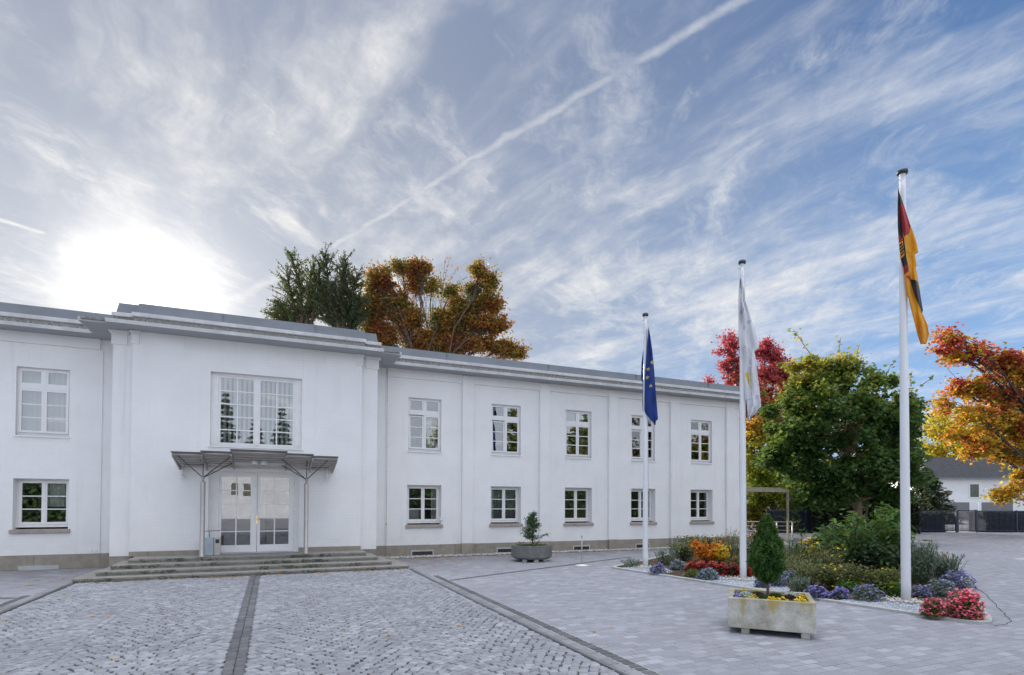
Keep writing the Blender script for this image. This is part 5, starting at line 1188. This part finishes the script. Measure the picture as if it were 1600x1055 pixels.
# ------------------------------------------------------------------ pergola and railing at the hall end
PG=thing('pergola','weathered slatted pergola roof on a slim post at the hall end','pergola',(20.7,.45,0))
M['wood']=simple('weathered_wood',(.30,.27,.19),.8,var=.2,scale=5); X0,X1,Y0,Y1,ZT=17.6,20.8,.45,4.4,2.33
for a,b_ in ((X1,Y0),(X1,Y1)): MB().box(a-.035,a+.035,b_-.035,b_+.035,0,ZT-.12).build('post',M['wood'],PG)
for y_ in (Y0,Y1): MB().box(X0,X1+.06,y_-.03,y_+.03,ZT-.12,ZT).build('beam',M['wood'],PG)
MB().box(X1-.03,X1+.03,Y0+.03,Y1-.03,ZT-.10,ZT-.002).build('beam',M['wood'],PG)
for j in range(24): y_=Y0+.15+j*.165; MB().box(X0,X1+.1,y_-.02,y_+.02,ZT+.002,ZT+.08).build('slat',M['wood'],PG)
RL=thing('ramp_railing','steel handrail with three bars beside the pergola','railing',(19.2,.2,0))
for x_ in (17.9,18.85,19.8,20.72): MB().tube([(x_,.15,0),(x_,.15,.95-(x_-17.9)*.02)],.025,8).build('post',M['steel'],RL)
for z_ in (.92,.74,.55,.36): MB().tube([(17.6,.15,z_+.04),(20.75,.15,z_)],.02 if z_>.9 else .012,8).build('bar',M['steel'],RL)
# ------------------------------------------------------------------ fence, gate, far house
M['fence']=simple('dark_blue_fence_paint',(.028,.042,.075),.45,var=.2)
def fence(name,label,a,b_,h=1.33,post=2.5,step=.085,cat='fence'):
    A=np.array(a);Bv=np.array(b_);L=np.linalg.norm(Bv-A); ang=math.atan2(*(Bv-A)[::-1]); T=thing(name,label,cat,(a[0],a[1],0),ang)
    n=max(1,int(round(L/post)))
    for i in range(n+1): x_=L*i/n; MB().box(x_-.035,x_+.035,-.035,.035,0,h+.03).build('post',M['fence'],T,local=True)
    for i in range(n):
        x0_,x1_=L*i/n+.04,L*(i+1)/n-.04; mb=MB(); mb.box(x0_,x1_,-.015,.015,h-.05,h); mb.box(x0_,x1_,-.015,.015,.08,.12)
        q=x0_+.04
        while q<x1_: mb.box(q-.013,q+.013,-.011,.011,.1,h-.02); q+=step
        mb.build('bar_panel',M['fence'],T,local=True)
    return T
fa,fb=(26.5,6.75),(45.,1.35); fdir=np.array(fb)-np.array(fa); ln=np.linalg.norm(fdir); fd=fdir/ln
g0=np.array(fa)+fd*12.35; g1=np.array(fa)+fd*13.75
fence('metal_fence','dark blue vertical bar fence left of the gate across the yard',fa,tuple(g0))
fence('metal_gate','narrow dark blue bar gate in the middle of the fence',tuple(g0+fd*.08),tuple(g1-fd*.08),1.36,2.0,cat='gate')
fence('metal_fence','dark blue vertical bar fence right of the gate across the yard',tuple(g1),fb)
HS=thing('far_house','far white two storey house with dark tiled roof and grey garage doors','house',at_d(1440,62),R_(-33))
M['hwall']=simple('house_render',(.90,.90,.89),.85,var=.05,scale=1); M['tile']=simple('dark_roof_tiles',(.045,.045,.05),.8,var=.35,scale=3,bump=.5,bscale=12)
M['hglass']=simple('dark_window',(.10,.11,.08),.15,var=.3); M['garage']=simple('garage_door_grey',(.20,.20,.21),.6)
mb=MB(); mb.box(0,22,0,9,0,4.65); mb.build('wall',M['hwall'],HS,local=True)
mb=MB(); mb.add([(-.5,-.6,4.62),(22.5,-.6,4.62),(22.5,9.6,4.62),(-.5,9.6,4.62),(3.0,4.5,7.3),(19.,4.5,7.3)],[(0,1,5,4),(1,2,5),(2,3,4,5),(3,0,4),(0,3,2,1)]); mb.build('roof',M['tile'],HS,local=True)
MB().box(-.5,22.5,-.66,-.6,4.52,4.64).build('gutter',M['zinc'],HS,local=True)
for x_ in (1.0,5.2,9.2,13.2,17.):
    mb=MB(); frame_boxes(mb,x_-.55,x_+.55,2.4,4.05,-.06,.02,.12); f_=mb.build('window',M['hwall'],HS,local=True); MB().box(x_-.44,x_+.44,-.03,-.01,2.5,3.95).build('pane',M['hglass'],f_,local=True)
for x_ in (3.2,7.4,15.): mb=MB(); mb.box(x_-1.5,x_+1.5,-.03,.02,0,1.95); mb.build('garage_door',M['garage'],HS,local=True)
for x_ in (.3,11.2): MB().tube([(x_,-.1,0),(x_,-.1,4.55)],.05,8).build('downpipe',M['zinc'],HS,local=True)
MB().box(12.,12.9,3.6,4.4,5.8,7.9).build('chimney',M['tile'],HS,local=True)
for x_ in (5.3,): mb=MB(); mb.tube([(x_,-.4,0),(x_,-.4,1.95)],.09); mb.build('post',M['hwall'],HS,local=True)
LP=thing('street_lamp','lantern lamp on a thin post before the far white house','street lamp',at_d(1481,50))
x_,y_,_=at_d(1481,50); mb=MB(); mb.tube([(x_,y_,0),(x_,y_,2.55)],.04,8); mb.build('post',M['steeldark'],LP); mb=MB(); mb.lathe([(.06,0),(.30,.10),(.34,.22),(.30,.34),(.10,.40)],(x_,y_,2.5),14); mb.build('lantern',simple('lantern_glass',(.30,.22,.15),.4),LP); mb=MB(); mb.lathe([(.40,0),(.38,.03),(.06,.14)],(x_,y_,2.85),14); mb.build('hood',M['steeldark'],LP)
# ------------------------------------------------------------------ fallen leaves
X=[];Y=[]
def scatter(n,x0,x1,y0,y1): X.append(rng.uniform(x0,x1,n));Y.append(rng.uniform(y0,y1,n))
scatter(90,-3.7,3.3,-3.42,-3.22); scatter(45,-8,-3.8,-3.0,-.2); scatter(230,3.2,9,-1.6,-.05); scatter(30,3.3,5,-3.4,-1.6); scatter(22,-3.5,8,-12,-3.5); scatter(30,-8,-3.8,-3.4,-2.2); scatter(70,9,17,-1.5,-.1); scatter(40,20,34,-3,2)
X=np.concatenate(X);Y=np.concatenate(Y); Z=rng.uniform(.018,.035,len(X)); 
o=leaves('fallen_leaves',np.stack([X,Y,Z],1),.075,M['litter'],None,'maple',3.); tag(o,'scattered brown and yellow fallen leaves on the paving near the steps and wall','leaves',None,'stuff')
x=rng.uniform(8.2,19,5200);y=rng.uniform(-12.6,-1.5,5200);m_=inside(inn,x,y)
for P in PATCH: m_&=~inside(P,x,y)
x,y=x[m_],y[m_]; o=leaves('leaf_litter',np.stack([x,y,rng.uniform(.035,.06,len(x))],1),.055,M['litter'],None,'diamond',3.); tag(o,'orange brown leaf litter lying on the dark soil of the bed','leaves',None,'stuff')
# ------------------------------------------------------------------ surroundings behind the viewpoint, seen in the window glass
for (x_,l_,mt) in ((18.5,'first broad tree behind the viewpoint, mirrored in the wing windows','maple'),(26.5,'second broad tree behind the viewpoint, mirrored in the wing windows','olive'),(35,'third broad tree behind the viewpoint, mirrored in the wing windows','olive'),(44,'fourth broad tree behind the viewpoint, mirrored in the wing windows','autdark'),(54,'fifth broad tree behind the viewpoint, mirrored in the wing windows','maple')):
    tree('broad_tree',l_,(x_,-40,0),[(0,0,8.6,3.8,3,4.8),(2,0,5.5,3.4,3,3),(-2.2,0,6,3,3,3)],4,.3,mt,.5,110,70,(.8,1.5),group='trees mirrored in the windows',core=.2)
for (x_,y_,h_,n_) in ((-4.6,-50,13.4,'left tall'),(.9,-52,12.6,'right tall'),(-1.8,-55,11.6,'middle'),(-9,-52,11.,'far left'),(5.5,-54,10.6,'far right')): spruce('spruce_tree',n_+' dark spruce behind the viewpoint, mirrored in the bay window',(x_,y_,0),h_,2.6,n=22,size=.6,group='spruces mirrored in the windows')
T=thing('neighbour_house','white gabled house behind the viewpoint, mirrored in the door glass','house',(-4,-46,0))
mb=MB(); mb.box(-10,7,-54,-46,0,4.6); mb.build('wall',simple('pale_grey_render',(.50,.53,.60),.85,var=.12,scale=.6),T)
mb=MB(); mb.box(-10.3,7.3,-54.3,-45.7,4.6,4.8); mb.build('roof',M['tile'],T)
for x_ in (-8.5,-3.4,-2.3,3.4): mb=MB(); mb.box(x_-.3,x_+.3,-46.02,-45.97,2.3,3.5); mb.build('window',M['hglass'],T)
tree('maple_tree','dark low tree behind the viewpoint, mirrored in the left windows',(-18,-44,0),[(0,0,4,3.6,3,3),(2.6,0,3,2.6,2.4,2.4),(-3,0,3.4,3,3,2.6)],2,.25,'maple',.45,60,60,(.8,1.4),group='trees mirrored in the windows')
def back_hedge(label,x0,x1,y,h,mat='maple'):
    T=thing('hedge',label,'hedge',(x0,y,0)); n=5000; x=rng.uniform(0,x1-x0,n); hh=h*(1+.15*np.sin(x*.7)+.1*np.sin(x*1.9)); leaves('foliage',np.stack([x,rng.normal(0,.4,n)+.8,rng.uniform(0,1,n)*hh],1),.4,M[mat],T,'diamond',.3)
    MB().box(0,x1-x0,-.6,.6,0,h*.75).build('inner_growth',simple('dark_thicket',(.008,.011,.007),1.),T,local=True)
back_hedge('long high hedge behind the viewpoint, mirrored in the lower wing windows',9,75,-36,4.2)
back_hedge('high hedge behind the viewpoint, mirrored in the lower left windows',-40,-12,-40,3.6,'darkshrub')
